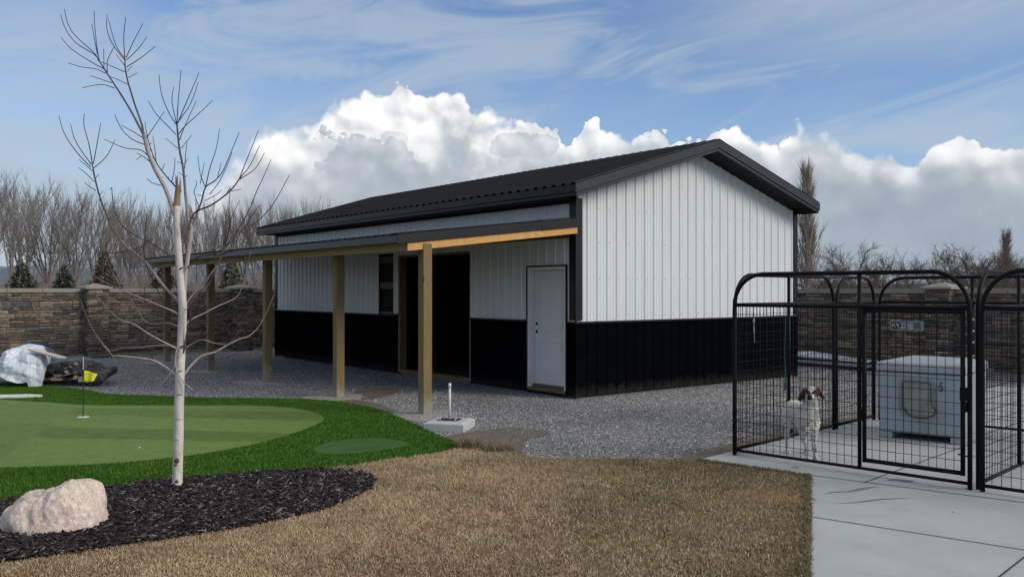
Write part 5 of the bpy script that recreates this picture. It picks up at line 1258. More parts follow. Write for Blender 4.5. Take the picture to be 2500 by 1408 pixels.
# background trees: grown once per kind, then copied
def grow(seed, kind, H):
    """returns (thick tubes, thin tubes) as lists of (points, radii)"""
    r = np.random.default_rng(seed); thick = []; thin = []
    def branch(p, d, L, rad, lvl, up, wig, nseg):
        pts = [p.copy()]; q = p.copy(); dd = d.copy()
        for i in range(nseg):
            dd = dd + r.normal(0, wig, 3) + np.array([0, 0, up]); dd /= np.linalg.norm(dd); q = q + dd * L / nseg; pts.append(q.copy())
        pts = np.array(pts); rr = rad * (1 - np.linspace(0, 1, nseg + 1) * .78)
        (thick if lvl <= 1 else thin).append((pts, rr)); return pts, rr
    def side(d, ang):
        a = r.uniform(0, 2 * np.pi); u = np.cross(d, [0.3, .2, 1.0]); u /= np.linalg.norm(u) + 1e-9; w = np.cross(d, u)
        return d * math.cos(ang) + (u * math.cos(a) + w * math.sin(a)) * math.sin(ang)
    if kind == 'vase':
        tr, rr = branch(np.zeros(3), np.array([r.normal(0, .03), r.normal(0, .03), 1.0]), H * .26, H * .017, 0, .05, .03, 4)
        nl = r.integers(6, 9)
        for i in range(nl):
            a = 2 * np.pi * (i + r.uniform(-.3, .3)) / nl; tilt = r.uniform(.18, .55) if i else .05
            d = np.array([math.cos(a) * math.sin(tilt), math.sin(a) * math.sin(tilt), math.cos(tilt)])
            st = tr[-1] * r.uniform(.75, 1.0)
            lm, lr = branch(st, d, H * r.uniform(.62, .76), H * .0070, 1, .045, .05, 8)
            for k in range(18):
                t = r.uniform(.18, .97); j = min(int(t * 8), 7); p = lm[j] + (lm[j + 1] - lm[j]) * (t * 8 - j); dd = lm[j + 1] - lm[j]; dd /= np.linalg.norm(dd)
                b, br = branch(p, side(dd, r.uniform(.3, .6)), H * r.uniform(.14, .30) * (1.15 - .5 * t), H * .0028, 2, .12, .07, 5)
                for m in range(9):
                    t2 = r.uniform(.15, .98); j2 = min(int(t2 * 5), 4); p2 = b[j2] + (b[j2 + 1] - b[j2]) * (t2 * 5 - j2); d2 = b[j2 + 1] - b[j2]; d2 /= np.linalg.norm(d2)
                    branch(p2, side(d2, r.uniform(.25, .6)), H * r.uniform(.05, .13), H * .0011, 3, .16, .08, 3)
    elif kind == 'lombardy':
        tr, rr = branch(np.zeros(3), np.array([0, 0, 1.0]), H * .97, H * .016, 0, .05, .015, 12)
        for i in range(250):
            t = r.uniform(.07, .93); j = min(int(t * 12), 11); p = tr[j] + (tr[j + 1] - tr[j]) * (t * 12 - j); a = r.uniform(0, 2 * np.pi)
            tl = r.uniform(.20, .42); d = np.array([math.cos(a) * math.sin(tl), math.sin(a) * math.sin(tl), math.cos(tl)])
            L = H * r.uniform(.16, .30) * (1.2 - .75 * t)
            b, br = branch(p, d, L, H * .0024, 1 if i % 3 == 0 else 2, .13, .04, 6)
            for m in range(11):
                t2 = r.uniform(.1, .95); j2 = min(int(t2 * 6), 5); p2 = b[j2] + (b[j2 + 1] - b[j2]) * (t2 * 6 - j2); d2 = b[j2 + 1] - b[j2]; d2 /= np.linalg.norm(d2)
                branch(p2, side(d2, r.uniform(.15, .4)), H * r.uniform(.04, .10), H * .0011, 3, .2, .05, 3)
    else:                       # spreading
        tr, rr = branch(np.zeros(3), np.array([r.normal(0, .12), r.normal(0, .1), 1.0]), H * r.uniform(.30, .40), H * .022, 0, .02, .09, 5)
        nl = r.integers(5, 8)
        for i in range(nl):
            a = 2 * np.pi * (i + r.uniform(-.3, .3)) / nl; tilt = r.uniform(.35, 1.05)
            d = np.array([math.cos(a) * math.sin(tilt), math.sin(a) * math.sin(tilt), math.cos(tilt)])
            lm, lr = branch(tr[r.integers(3, 6)], d, H * r.uniform(.42, .62), H * .0075, 1, .05, .15, 7)
            for k in range(19):
                t = r.uniform(.2, .98); j = min(int(t * 7), 6); p = lm[j] + (lm[j + 1] - lm[j]) * (t * 7 - j); dd = lm[j + 1] - lm[j]; dd /= np.linalg.norm(dd)
                b, br = branch(p, side(dd, r.uniform(.5, 1.0)), H * r.uniform(.12, .26), H * .0032, 2, .05, .16, 5)
                for m in range(15):
                    t2 = r.uniform(.15, .98); j2 = min(int(t2 * 5), 4); p2 = b[j2] + (b[j2 + 1] - b[j2]) * (t2 * 5 - j2); d2 = b[j2 + 1] - b[j2]; d2 /= np.linalg.norm(d2)
                    branch(p2, side(d2, r.uniform(.4, 1.0)), H * r.uniform(.05, .12), H * .0014, 3, .03, .16, 3)
    return thick, thin
def tubes_mesh(name, tubes, k, cfun):
    """many tapered tubes as one mesh, in arrays"""
    V = []; Fq = []; Cc = []; off = 0; ang = np.arange(k) * 2 * np.pi / k; ca, sa = np.cos(ang), np.sin(ang)
    for pts, rad in tubes:
        n = len(pts); t = np.gradient(pts, axis=0); t /= np.linalg.norm(t, axis=1, keepdims=True) + 1e-9
        ref = np.array([.31, .87, .12]); u = np.cross(t, ref); u /= np.linalg.norm(u, axis=1, keepdims=True) + 1e-9; w = np.cross(t, u)
        v = pts[:, None] + (u[:, None] * ca[None, :, None] + w[:, None] * sa[None, :, None]) * rad[:, None, None]
        V.append(v.reshape(-1, 3)); i, j = np.meshgrid(np.arange(n - 1), np.arange(k), indexing='ij'); i = i.ravel(); j = j.ravel(); j1 = (j + 1) % k
        Fq.append(np.stack([i * k + j, i * k + j1, (i + 1) * k + j1, (i + 1) * k + j], 1) + off); off += n * k
        Cc.append(np.repeat(cfun(pts, rad), k, 0))
    return fast_mesh(name, np.concatenate(V), np.concatenate(Fq).ravel(), 4, np.concatenate(Cc), True)
def tree_kind(seed, kind, H, ctr, ctw):
    thick, thin = grow(seed, kind, H)
    r = np.random.default_rng(seed)
    f1 = lambda p, rd: np.tile(np.array(ctr) * r.uniform(.85, 1.15), (len(p), 1)); f2 = lambda p, rd: np.tile(np.array(ctw) * r.uniform(.75, 1.25), (len(p), 1))
    return tubes_mesh(kind + '_trunk', thick, 5, f1), tubes_mesh(kind + '_crown', thin, 3, f2)
ZTOP = {}
def plant(name, meshes, x, y, H, rz, label, group, z=-.1, sx=1.0):
    zt = max(max(v.co.z for v in m.vertices) for m in meshes) if meshes[1].name not in ZTOP else ZTOP[meshes[1].name]; ZTOP[meshes[1].name] = zt; sc = H / zt
    t = thing(name, label, 'tree', (x, y, z), rz, group); t.scale = (sc * sx, sc * sx, sc)
    a = link('trunk', meshes[0], BARK, t); b = link('crown', meshes[1], BARK, t)
    return t
GREYB, GREYT = (.215, .20, .185), (.26, .24, .22)
VASE = [tree_kind(40 + i, 'vase', 10.0, GREYB, GREYT) for i in range(5)]
SPREAD = [tree_kind(60 + i, 'spread', 10.0, (.085, .072, .063), (.15, .118, .098)) for i in range(5)]
LOMB = [tree_kind(80 + i, 'lombardy', 10.0, (.42, .38, .33), (.29, .255, .215)) for i in range(2)]
tr = random.Random(12)
# front row behind the left wall
row = [(-55, 60, 418), (28, 66, 425), (60, 72, 421), (118, 70, 428), (184, 67, 448), (232, 75, 462), (150, 88, 455)]
wherel = ['half out of frame at the left edge', 'at the far left above the first evergreen', 'second from the left edge of the row', 'forked low behind the wide evergreen', 'with the widest fan left of the capped pillar', 'standing over the capped pillar', 'thin and set back between two fans']
for i, ((px, Y, top), wl) in enumerate(zip(row, wherel)):
    x = (px - CX) / F_PX * Y; H = (EYE + (710 - top) / F_PX * Y) * 1.06
    plant('poplar_tree', VASE[i % 5], x, Y, H, tr.uniform(0, 6.28), 'bare grey fan-shaped tree ' + wl, 'bare fan-shaped trees behind the left wall', sx=tr.uniform(.8, 1.15))
k = 0
spots2 = [(262, 468), (292, 488), (318, 480), (346, 492), (372, 478), (398, 486), (424, 480), (455, 484), (482, 478), (512, 488), (540, 482), (568, 484), (596, 478), (622, 486), (650, 468), (678, 488), (706, 484), (735, 486), (752, 474), (778, 490), (806, 488), (835, 494)]
for px, top in spots2:
    if k % 4 == 3: top += 4
    Y = tr.uniform(86, 112); x = (px - CX) / F_PX * Y; H = (EYE + (710 - top) / F_PX * Y) * 1.05
    lab = 'bare upright tree of the far row seen %s' % ('left of the young tree' if px < 420 else 'through the young tree' if px < 600 else 'left of the barn eave' if px < 700 else 'over the far end of the barn roof')
    plant('poplar_tree', VASE[(k * 3 + 1) % 5], x, Y, H, tr.uniform(0, 6.28), lab, 'far row of bare upright trees seen ' + lab.split('seen ')[1], sx=tr.uniform(.52, .86)); k += 1
# right side: tall columnar poplars and spreading trees
def lomb(px, Y, top, m, lab, wid):
    x = (px - CX) / F_PX * Y; H = EYE + (710 - top) / F_PX * Y; t = plant('columnar_poplar', LOMB[m], x, Y, H, tr.uniform(0, 6.28), lab, 'bare columnar poplars', sx=wid)
lomb(1972, 62, 366, 0, 'tall bare columnar poplar just right of the barn', 1.2)
lomb(2452, 105, 545, 1, 'short distant columnar poplar near the right edge of the photo', 1.6)
spec = [(2078, 78, 573, 1.0, 'dark crooked bare tree standing alone against the sky'), (2160, 84, 604, 1.0, 'leaning thin bare tree left of the round-crowned one'), (2216, 80, 590, 1.05, 'round-crowned dark bare tree above the kennel arch'), (2272, 110, 602, .8, 'spindly bare sapling in the gap of the right hand wood'),
        (2022, 76, 622, 1.2, 'low bare tree right against the tall columnar poplar'), (2310, 92, 614, 1.25, 'dense brown tree at the left end of the round thicket'), (2350, 96, 584, 1.2, 'tallest bare tree inside the brown thicket'), (2392, 92, 598, 1.3, 'broad brown tree on the right shoulder of the thicket'), (2425, 99, 612, 1.2, 'brown tree between the thicket and the small poplar'), (2482, 100, 603, .95, 'small ragged tree at the right edge of the photo'), (2530, 95, 600, 1.2, 'tree cut off by the right edge of the photo')]
for i, (px, Y, top, sx, lab) in enumerate(spec):
    x = (px - CX) / F_PX * Y; H = EYE + (710 - top) / F_PX * Y; plant('spreading_tree', SPREAD[(i * 2 + (i > 4)) % 5], x, Y, H, tr.uniform(0, 6.28), lab, 'bare spreading trees beyond the right wall', sx=sx)
# scrub that closes the gaps low down, nobody could count it
def brush(name, x0px, x1px, Y0, Y1, n, h0, h1, col, label, seed):
    r = np.random.default_rng(seed); tubes = []
    for i in range(n):
        Y = r.uniform(Y0, Y1); px = r.uniform(x0px, x1px); x = (px - CX) / F_PX * Y; h = r.uniform(h0, h1) * (.7 + .5 * vnoise(np.array([[px * .02 + 40, Y * .1 + 3]]), 1.0, 77)[0])
        for s in range(7):
            a = r.uniform(0, 6.28); tl = r.uniform(.1, .9); L = h * r.uniform(.6, 1.0); d = np.array([math.cos(a) * math.sin(tl), math.sin(a) * math.sin(tl), math.cos(tl)])
            p = np.array([x, Y, -.1]); pts = [p]
            for q in range(4): d = d + r.normal(0, .16, 3) + np.array([0, 0, .08]); d /= np.linalg.norm(d); pts.append(pts[-1] + d * L / 4)
            pts = np.array(pts); tubes.append((pts, np.linspace(.022, .008, 5)))
            for m in range(4):
                j = r.integers(1, 4); dd = d + r.normal(0, .55, 3); dd /= np.linalg.norm(dd); tubes.append((np.array([pts[j], pts[j] + dd * L * .2, pts[j] + (dd + [0, 0, .2]) * L * .38]), np.array([.011, .009, .006])))
    me = tubes_mesh(name, tubes, 3, lambda p, rd: np.tile(np.array(col) * r.uniform(.7, 1.3), (len(p), 1)))
    tag(link(name, me, BARK), label, None, None, 'stuff')
brush('scrub_thicket', -150, 900, 42, 80, 520, 1.6, 3.6, (.21, .175, .145), 'grey-brown leafless scrub low behind the left stone wall', 3)
brush('scrub_thicket', 1850, 2620, 52, 100, 900, 1.8, 3.4, (.15, .118, .098), 'dark brown leafless scrub low behind the right stone wall', 4)
# evergreens just behind the left wall
def evergreen(px, Y, top, wpx, lab, c0, c1, seed):
    r = np.random.default_rng(seed); H = EYE + (710 - top) / F_PX * Y + .1; Wd = wpx / F_PX * Y; n = 5200
    z = H * (1 - np.sqrt(r.random(n))) * .97 + .12; a = r.uniform(0, 2 * np.pi, n)
    lobes = 1 + .22 * np.sin(a * 5 + z * 3.1) + .16 * np.sin(a * 3 - z * 5.3)
    rad = 1.45 * Wd * np.clip(1 - z / H, .03, 1) ** .7 * lobes * np.sqrt(r.uniform(.25, 1, n))
    c = np.stack([rad * np.cos(a), rad * np.sin(a), z], 1); s = r.uniform(.05, .12, n)
    d1 = r.normal(0, 1, (n, 3)) + np.stack([np.cos(a), np.sin(a), np.full(n, .9)], 1); d1 /= np.linalg.norm(d1, axis=1, keepdims=True)
    d2 = np.cross(d1, r.normal(0, 1, (n, 3))); d2 /= np.linalg.norm(d2, axis=1, keepdims=True)
    co = np.stack([c - d2 * s[:, None] * .4, c + d1 * s[:, None] * .6 - d2 * s[:, None] * .1, c + d1 * s[:, None] * 1.3, c + d2 * s[:, None] * .4], 1).reshape(-1, 3)
    col = np.repeat(lerp(c0, c1, np.clip(r.random(n) * .7 + .5 * vnoise(c[:, :2] * 2 + c[:, 2:3] + 9, 1.2, seed), 0, 1)), 4, 0)
    t = thing('evergreen_tree', lab, 'tree', ((px - CX) / F_PX * Y, Y, -.1), 0, 'evergreens behind the left wall')
    link('crown', fast_mesh('evergreen_crown', co, np.arange(n * 4), 4, col), BLADE, t)
    mb = MB(); mb.col = (.07, .05, .04); mb.tube([(0, 0, 0), (0, 0, H * .85)], [.07, .02], 6); mb.build('trunk', BARK, t, col=True)
evergreen(53, 38, 636, 40, 'broad rounded green conifer at the far left behind the wall', (.018, .026, .012), (.060, .066, .026), 1)
evergreen(156, 40, 644, 30, 'small dark green conifer between two wider ones', (.014, .024, .013), (.042, .056, .026), 2)
evergreen(256, 37, 614, 40, 'pointed olive-brown conifer right of the capped pillar', (.024, .024, .011), (.082, .066, .028), 3)
evergreen(400, 40, 640, 40, 'shaded conifer under the far end of the porch roof', (.02, .024, .012), (.06, .06, .026), 4)
evergreen(566, 38, 628, 40, 'yellow-green conifer seen between two porch posts', (.04, .045, .015), (.115, .11, .04), 5)

# distant hills with old snow, blue haze of distance put into the colour
def hills():
    r = np.random.default_rng(3); nx, ny = 140, 26; V = []; C = []
    for j in range(ny):
        for i in range(nx):
            px = -400 + 3400 * i / (nx - 1); Y = 3600 + 1500 * j / (ny - 1); x = (px - CX) / F_PX * Y
            e = np.interp(px, [-400, 0, 150, 300, 430, 560, 640, 690, 760, 900, 1200, 1900, 2500, 3000], [60, 70, 85, 130, 168, 160, 175, 182, 150, 90, 40, 22, 20, 20])
            nz = vnoise(np.array([[px * .012 + 5, j * .5]]), 1.0, 8)[0] * .55 + vnoise(np.array([[px * .05 + 9, j * 1.3]]), 1.0, 9)[0] * .3
            h = (e * Y / F_PX) * math.sin(math.pi * min(j / (ny - 1) * .5 + .02, .5)) * (.72 + .36 * nz); V.append((x, Y, -5 + h))
            C.append((.15, .18, .21))
    F = [(j * nx + i, j * nx + i + 1, (j + 1) * nx + i + 1, (j + 1) * nx + i) for j in range(ny - 1) for i in range(nx - 1)]
    def ex(g, tc, vec, c, p):
        sp = g.n('ShaderNodeSeparateXYZ'); g.l(tc, sp.inputs[0])
        n = g.noise(tc, .012, 7, .7)
        s = g.rng(g.m('ADD', g.m('MULTIPLY', sp.outputs[2], .004), n), .95, 1.35, 0, .9)
        return g.mix(s, g.mix(g.rng(n, .35, .65), (.13, .165, .205), (.19, .22, .25)), (.62, .66, .70))
    o = MB().add(V, F).build('hills', mat('hill_haze_tint', rough=1.0, spec=0, extra=ex), smooth=True); tag(o, kind='structure')
hills()

# ------------------------------------------------------------------ boulder
def lnoise(P, s, seed, ang):
    """straight-edged value noise: flat facets meeting in creases"""
    r = np.random.default_rng(seed); T = r.random((64, 64)); c, n = math.cos(ang), math.sin(ang)
    q = np.stack([P[:, 0] * c - P[:, 1] * n, P[:, 0] * n + P[:, 1] * c], 1) * s + 200; i = np.floor(q).astype(int); f = q - i
    g = lambda a, b: T[(i[:, 0] + a) % 64, (i[:, 1] + b) % 64]
    up = f[:, 0] > f[:, 1]      # two triangles a cell
    v = np.where(up, g(0, 0) + (g(1, 0) - g(0, 0)) * f[:, 0] + (g(1, 1) - g(1, 0)) * f[:, 1], g(0, 0) + (g(0, 1) - g(0, 0)) * f[:, 1] + (g(1, 1) - g(0, 1)) * f[:, 0])
    return v - .5
def boulder():
    sil = [(-4, 1288), (20, 1262), (45, 1236), (68, 1222), (78, 1208), (97, 1200), (125, 1198), (138, 1192), (150, 1191), (162, 1184), (183, 1179.5), (200, 1187), (218, 1196), (226, 1210), (235, 1228), (240, 1248), (249, 1268), (253, 1281)]
    Yb = gp(130, 1296)[1] + .18; S = Yb / F_PX
    xs = np.array([(p[0] - 125) * S for p in sil]); hs = np.array([(1296 - p[1]) * S for p in sil])
    mb = MB(); n, m = 90, 60; V = []
    r = np.random.default_rng(4)
    for i in range(n):
        x = xs[0] + (xs[-1] - xs[0]) * i / (n - 1); top = np.interp(x, xs, hs) * 1.0
        wid = .30 * math.sqrt(max(1 - ((x - .02) / .42) ** 2, .02)) * (.8 + .4 * top / .36)
        for j in range(m):
            t = math.pi * j / (m - 1); c, s = math.cos(t), math.sin(t)
            y = -wid * np.sign(c) * abs(c) ** .75; z = max(top, .02) * s ** .62 - .04 * (1 - s)
            V.append((x, y, z))
    V = np.array(V)
    q = V * np.array([1, 1, 1]);
    BL_ = lambda q: lnoise(np.stack([q[:, 0] + q[:, 1] * .5, q[:, 2] - q[:, 1] * .4], 1), 6, 41, .7) + .5 * lnoise(np.stack([q[:, 0] - q[:, 1] * .5, q[:, 2] + q[:, 1] * .6], 1), 13, 42, 1.9)
    d = (vnoise(np.stack([q[:, 0] * 1 + q[:, 1] * .6 + 4, q[:, 2] + 4 - q[:, 1] * .4], 1), 7, 1) - .5) * .030 + BL_(q) * .05 + (vnoise(np.stack([q[:, 0] + 3 + q[:, 1], q[:, 2] + 8 + q[:, 1] * .7], 1), 22, 2) - .5) * .022 + (vnoise(np.stack([q[:, 0] + 3 - q[:, 1], q[:, 2] + 8 + q[:, 1] * .7], 1), 60, 3) - .5) * .009
    nn = V * np.array([.6, 2.2, 1.6]); nn /= np.linalg.norm(nn, axis=1, keepdims=True) + 1e-6
    V = V + nn * d[:, None]
    F = [(i * m + j, (i + 1) * m + j, (i + 1) * m + j + 1, i * m + j + 1) for i in range(n - 1) for j in range(m - 1)] + [tuple(j for j in range(m)), tuple((n - 1) * m + j for j in range(m - 1, -1, -1))]
    def ex(g, tc, vec, c, p):
        a = g.noise(g.vm('MULTIPLY', tc, (1, 1, 1.6)), 5, 7, .68, .8); b = g.noise(tc, 26, 6, .7); v = g.noise(g.vm('MULTIPLY', tc, (3, 3, 1)), 13, 6, .7, 1.6)
        col = g.mix(g.rng(a, .32, .7), (.84, .69, .595), (.70, .56, .46)); col = g.mix(g.rng(v, .47, .62, 0, .75), col, (.34, .27, .205)); col = g.mix(g.rng(b, .50, .64, 0, .7), col, (.92, .86, .80))
        bm = g.n('ShaderNodeBump'); bm.inputs['Strength'].default_value = .7; bm.inputs['Distance'].default_value = .03
        g.l(g.m('ADD', g.m('MULTIPLY', v, .6), g.m('MULTIPLY', b, .5)), bm.inputs['Height']); g.l(bm.outputs[0], p.inputs['Normal']); return col
    o = MB().add(V, F).build('boulder', mat('pink_granite', rough=.85, spec=.25, extra=ex), smooth=True)
    o.location = ((125 - CX) / F_PX * Yb, Yb, -.02)
    tag(o, 'pinkish cream boulder half sunk in the dark mulch', 'boulder')
boulder()

# ------------------------------------------------------------------ golf flag, ball
fx, fy = gp(203, 1018)
fl = thing('golf_flag', 'yellow pin flag on a thin dark stick in the putting green', 'golf flag', (fx, fy, 0))
mb = MB(); mb.tube([(0, 0, .0), (0, 0, .66)], .0065, 8); mb.build('stick', mat('stick_dark', (.012, .018, .012), .5), fl)
MB().tube([(0, 0, .66), (0, 0, .83)], .0055, 8).build('stick_top', mat('stick_white', (.6, .6, .58), .5), fl)
vs = []; nx, nz = 14, 8; fw, fh = .185, .150
for i in range(nx + 1):
    t = i / nx
    for j in range(nz + 1):
        s = j / nz; top = .648 - .052 * t ** 1.2; bot = .490 + .008 * t; vs.append((.007 + fw * t * (1 - .26 * (1 - s) * t), .022 * math.sin(t * 6.5) * t + .012 * t * s, bot + (top - bot) * s))
fb = MB().add(vs, [(i * (nz + 1) + j, (i + 1) * (nz + 1) + j, (i + 1) * (nz + 1) + j + 1, i * (nz + 1) + j + 1) for i in range(nx) for j in range(nz)]).build('flag', mat('yellow_nylon', (.80, .74, .02), .55, var=.08, vscale=10), fl, smooth=True)
so = fb.modifiers.new('s', 'SOLIDIFY'); so.thickness = .002
mb = MB(); ring_o = [(.075 * math.cos(a), .075 * math.sin(a)) for a in np.linspace(0, 2 * np.pi, 24, endpoint=False)]
mb.prism(ring_o, 'z', .001, .006); mb.build('cup', mat('cup_white', (.75, .76, .74), .5), fl)
mb = MB(); b = gp(340, 1093); mb.ell((b[0], b[1], .006), (.011, .011, .007), 12, 8); tag(mb.build('ball_marker', mat('ball_white', (.78, .78, .76), .4), smooth=True), 'tiny white ball marker lying on the putting green left of the tree', 'ball marker')

# ------------------------------------------------------------------ tarped lumber pile
def sheet_mound(name, prof_top, prof_bot, Yc, dep, amp, seed, mt, label, n=150, m=60, freq=1.0):
    """draped plastic: silhouette top/bottom surveyed, folds radiating, real depth"""
    S = Yc / F_PX; x0, x1 = prof_top[0][0], prof_top[-1][0]; V = []
    for i in range(n):
        px = x0 + (x1 - x0) * i / (n - 1); zt = EYE + (710 - np.interp(px, *zip(*prof_top))) * S; zb = EYE + (710 - np.interp(px, *zip(*prof_bot))) * S
        e = math.sqrt(max(1 - (2 * i / (n - 1) - 1) ** 4, 0.02))
        for j in range(m):
            t = j / (m - 1); a = math.pi * .5 * min(t / .72, 1.0)
            y = -dep * e * (math.cos(a) ** .8) if t < .72 else dep * e * ((t - .72) / .28)
            z = zb + (zt - zb) * (math.sin(a) ** .75 if t < .72 else 1 - .5 * ((t - .72) / .28) ** 2)
            V.append(((px - CX) / F_PX * (Yc + y), y, z))
    V = np.array(V); q = np.stack([V[:, 0] * 1.0 + 50, V[:, 2] * .9 + V[:, 1] * .7 + 50], 1)
    d = amp * (lnoise(q, 2.3 * freq, seed, .5) * 2.0 + lnoise(q, 4.7 * freq, seed + 1, 1.3) * 1.1 + lnoise(q, 9.5 * freq, seed + 2, 2.2) * .55 + lnoise(q, 19 * freq, seed + 3, .9) * .22)
    V[:, 1] -= d * 1.0; V[:, 2] += d * .35; V[:, 0] += d * .3
    V[:, 2] = np.maximum(V[:, 2], .004)
    F = [(i * m + j, (i + 1) * m + j, (i + 1) * m + j + 1, i * m + j + 1) for i in range(n - 1) for j in range(m - 1)]
    o = MB().add(V, F).build(name, mt, smooth=False); o.location = (0, Yc, 0)
    so = o.modifiers.new('s', 'SOLIDIFY'); so.thickness = .006; so.offset = 1
    if label: tag(o, label, 'tarp')
    return o
YT = 16.9
def m_wtarp(g, tc, vec, c, p):
    return g.mix(g.rng(g.noise(tc, 3, 5, .6), .35, .7), (.62, .68, .73), (.72, .76, .79))
MAT_WT = mat('white_wrap', rough=.35, spec=.5, extra=m_wtarp)
MAT_BT = mat('black_wrap', (.016, .016, .018), .32, spec=.5, var=.3, vscale=6)
wt = sheet_mound('white_tarp', [(-12, 925), (0, 880), (10, 862), (30, 848), (52, 843), (75, 840), (100, 843), (118, 849), (138, 864), (142, 880), (122, 920)], [(-12, 935), (0, 912), (20, 922), (44, 927), (66, 922), (72, 936), (90, 938), (100, 930), (110, 900), (138, 872), (142, 890)], YT, .75, .13, 5, MAT_WT, 'crumpled white lumber wrap thrown over the left end of the pile')
bt = sheet_mound('black_tarp', [(90, 930), (104, 905), (124, 872), (150, 872), (175, 874), (205, 872), (232, 877), (262, 884), (284, 892), (287, 899)], [(90, 938), (104, 934), (118, 906), (150, 902), (185, 903), (205, 908), (225, 928), (250, 928), (270, 912), (287, 903)], YT + .15, .70, .085, 11, MAT_BT, 'black plastic tarp draped over the right end of the lumber pile')
def wpoint(px, py, Y=YT): return Vector(at(px, py, Y))
# pale board lying across the top, printed corner of the wrap
mb = MB(); a, b = wpoint(76, 856, YT - .45), wpoint(150, 873, YT - .50)
def plank(mb, a, b, w, t, side=Vector((0, 1, 0))):
    d = (b - a).normalized(); s = side - d * side.dot(d); s.normalize(); n = d.cross(s)
    mb.hexa([a - s * w / 2 - n * t / 2, b - s * w / 2 - n * t / 2, b + s * w / 2 - n * t / 2, a + s * w / 2 - n * t / 2], [a - s * w / 2 + n * t / 2, b - s * w / 2 + n * t / 2, b + s * w / 2 + n * t / 2, a + s * w / 2 + n * t / 2])
MAT_PALE = mat('pale_board', (.55, .50, .44), .8, var=.12, vscale=6)
plank(mb, wpoint(78, 853, YT - .42), wpoint(152, 873, YT - .62), .20, .03); tag(mb.build('board', MAT_PALE, bevel=.003), 'thin pale board lying over the white wrap', 'board')
mb = MB()
MAT_NAVY = mat('wrap_print', (.03, .05, .12), .4)
for q in range(4):
    mb.tube([wpoint(110 + q * 6, 846 + q * 2.5, YT - .12), wpoint(119 + q * 6, 858 + q * 3.0, YT - .32)], .016, 5)
mb.build('wrap_stripe', MAT_NAVY, wt).matrix_parent_inverse = Matrix.Translation((0, -YT, 0))
ends = [((140, 914), .16, .045, 'brown board end poking out highest under the black tarp'), ((136, 926), .17, .045, 'brown board end lying lowest in the dark gap of the pile'), ((182, 921), .05, .07, 'small square timber end right of the flat board ends'), ((104, 922), .06, .08, 'timber end beside the hem of the white wrap'), ((196, 926), .08, .10, 'thick pale timber end just left of the flag stick'), ((220, 931), .14, .04, 'pale board end under the yellow flag')]
MAT_END = mat('lumber_end', (.36, .25, .17), .8, var=.2, vscale=14)
for (p, w, h, lab) in ends:
    c = wpoint(*p, YT - .52); mb = MB(); mb.box(-w / 2, w / 2, 0, .9, -h / 2, h / 2); o = mb.build('timber', MAT_END, bevel=.004); o.location = (c.x, c.y, max(c.z, h / 2 + .005)); o.rotation_euler = (0, 0, random.Random(p[0]).uniform(-.25, .25))
    tag(o, lab, 'timber', 'timber ends in the tarped pile')

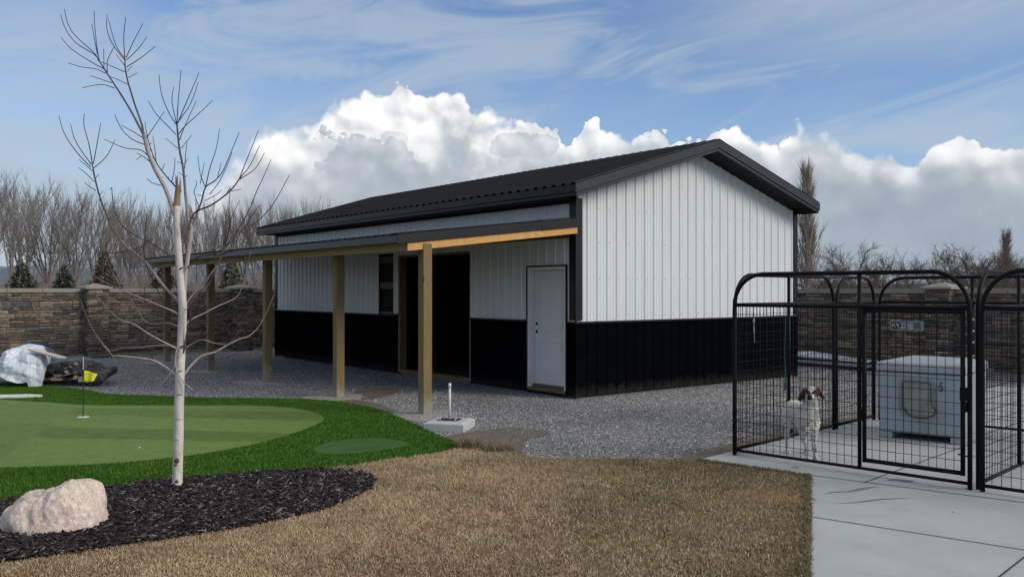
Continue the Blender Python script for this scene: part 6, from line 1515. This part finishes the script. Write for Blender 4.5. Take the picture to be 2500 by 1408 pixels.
# wrapped bundle lying along the right wall
def bundle():
    a = np.array(gp(1900, 886)) ; b = np.array(gp(2122, 904)); d = b - a; L = np.linalg.norm(d); ang = math.atan2(d[1], d[0])
    t = thing('wrapped_bundle', 'low white and navy plastic wrapped bundle lying against the right wall', 'bundle', (*a, 0), ang)
    n, m = 60, 18; V = []
    for i in range(n):
        x = L * i / (n - 1); h = np.interp(i / (n - 1), [0, .25, .45, .7, 1], [.24, .29, .27, .20, .10])
        for j in range(m):
            th = math.pi * j / (m - 1); V.append((x, -.34 * math.cos(th) + .34, .175 + max(h - .16, .02) * math.sin(th) ** .6))
    V = np.array(V); dd = (vnoise(V[:, [0, 2]] * np.array([1, 3]) + 30, 5, 4) - .5) * .02; V[:, 2] += dd; V[:, 1] += dd
    MB().add(V, [(i * m + j, (i + 1) * m + j, (i + 1) * m + j + 1, i * m + j + 1) for i in range(n - 1) for j in range(m - 1)]).build('upper_wrap', mat('white_wrap_sheet', (.62, .64, .72), .4, var=.1, vscale=5), t, smooth=True)
    MB().box(.0, L, -.015, .66, .132, .174).build('navy_band', mat('navy_wrap', (.012, .016, .04), .45), t, bevel=.01)
    MB().box(.05, L - .05, .0, .6, .055, .131).build('lower_wrap', mat('white_wrap_low', (.50, .52, .58), .45, var=.3, vscale=8), t, bevel=.012)
    MB().box(.0, L * .97, -.02, .58, -.02, .054).build('bearer', mat('navy_base', (.012, .013, .02), .6), t)  # lowest layer of the bundle, even dark navy
bundle()

# ------------------------------------------------------------------ lamp-post base by the porch
def pad():
    c = np.array(gp(1098, 1042)); t = thing('lamp_base', 'square concrete lamp-post base with four bolts and a white conduit', 'concrete base', (*c, 0), R(-14))
    w, h = .29, .105
    w = .265; h = .095; mb = MB(); mb.hexa([(-w, -w, -.03), (w, -w, -.03), (w, w, -.03), (-w, w, -.03)], [(-w, -w, h - .02), (w, -w, h - .02), (w, w, h - .02), (-w, w, h - .02)]); mb.hexa([(-w, -w, h - .0201), (w, -w, h - .0201), (w, w, h - .0201), (-w, w, h - .0201)], [(-w + .04, -w + .04, h), (w - .04, -w + .04, h), (w - .04, w - .04, h), (-w + .04, w - .04, h)])
    mb.build('block', mat('smooth_concrete', (.50, .50, .485), .75, var=.10, vscale=5, bump=.1, bscale=80), t, bevel=.006)
    MB().box(-.135, .135, -.115, .105, h + .001, h + .007).build('gasket', mat('dark_gasket', (.035, .035, .035), .6), t)
    z = mat('galv_bolt', (.55, .55, .54), .4, .7)
    for sx in (-.105, .105):
        for sy in (-.09, .08):
            mb = MB(); mb.tube([(sx, sy, h), (sx, sy, h + .135)], .009, 8); mb.tube([(sx, sy, h + .012), (sx, sy, h + .028)], .017, 6); mb.build('bolt', z, t)
    mb = MB(); mb.tube([(.0, .0, h), (.0, .0, h + .43)], .015, 12); mb.tube([(0, 0, h + .41), (0, 0, h + .47)], .019, 12); mb.build('conduit', mat('white_pvc', (.70, .71, .70), .4), t, smooth=True)
pad()
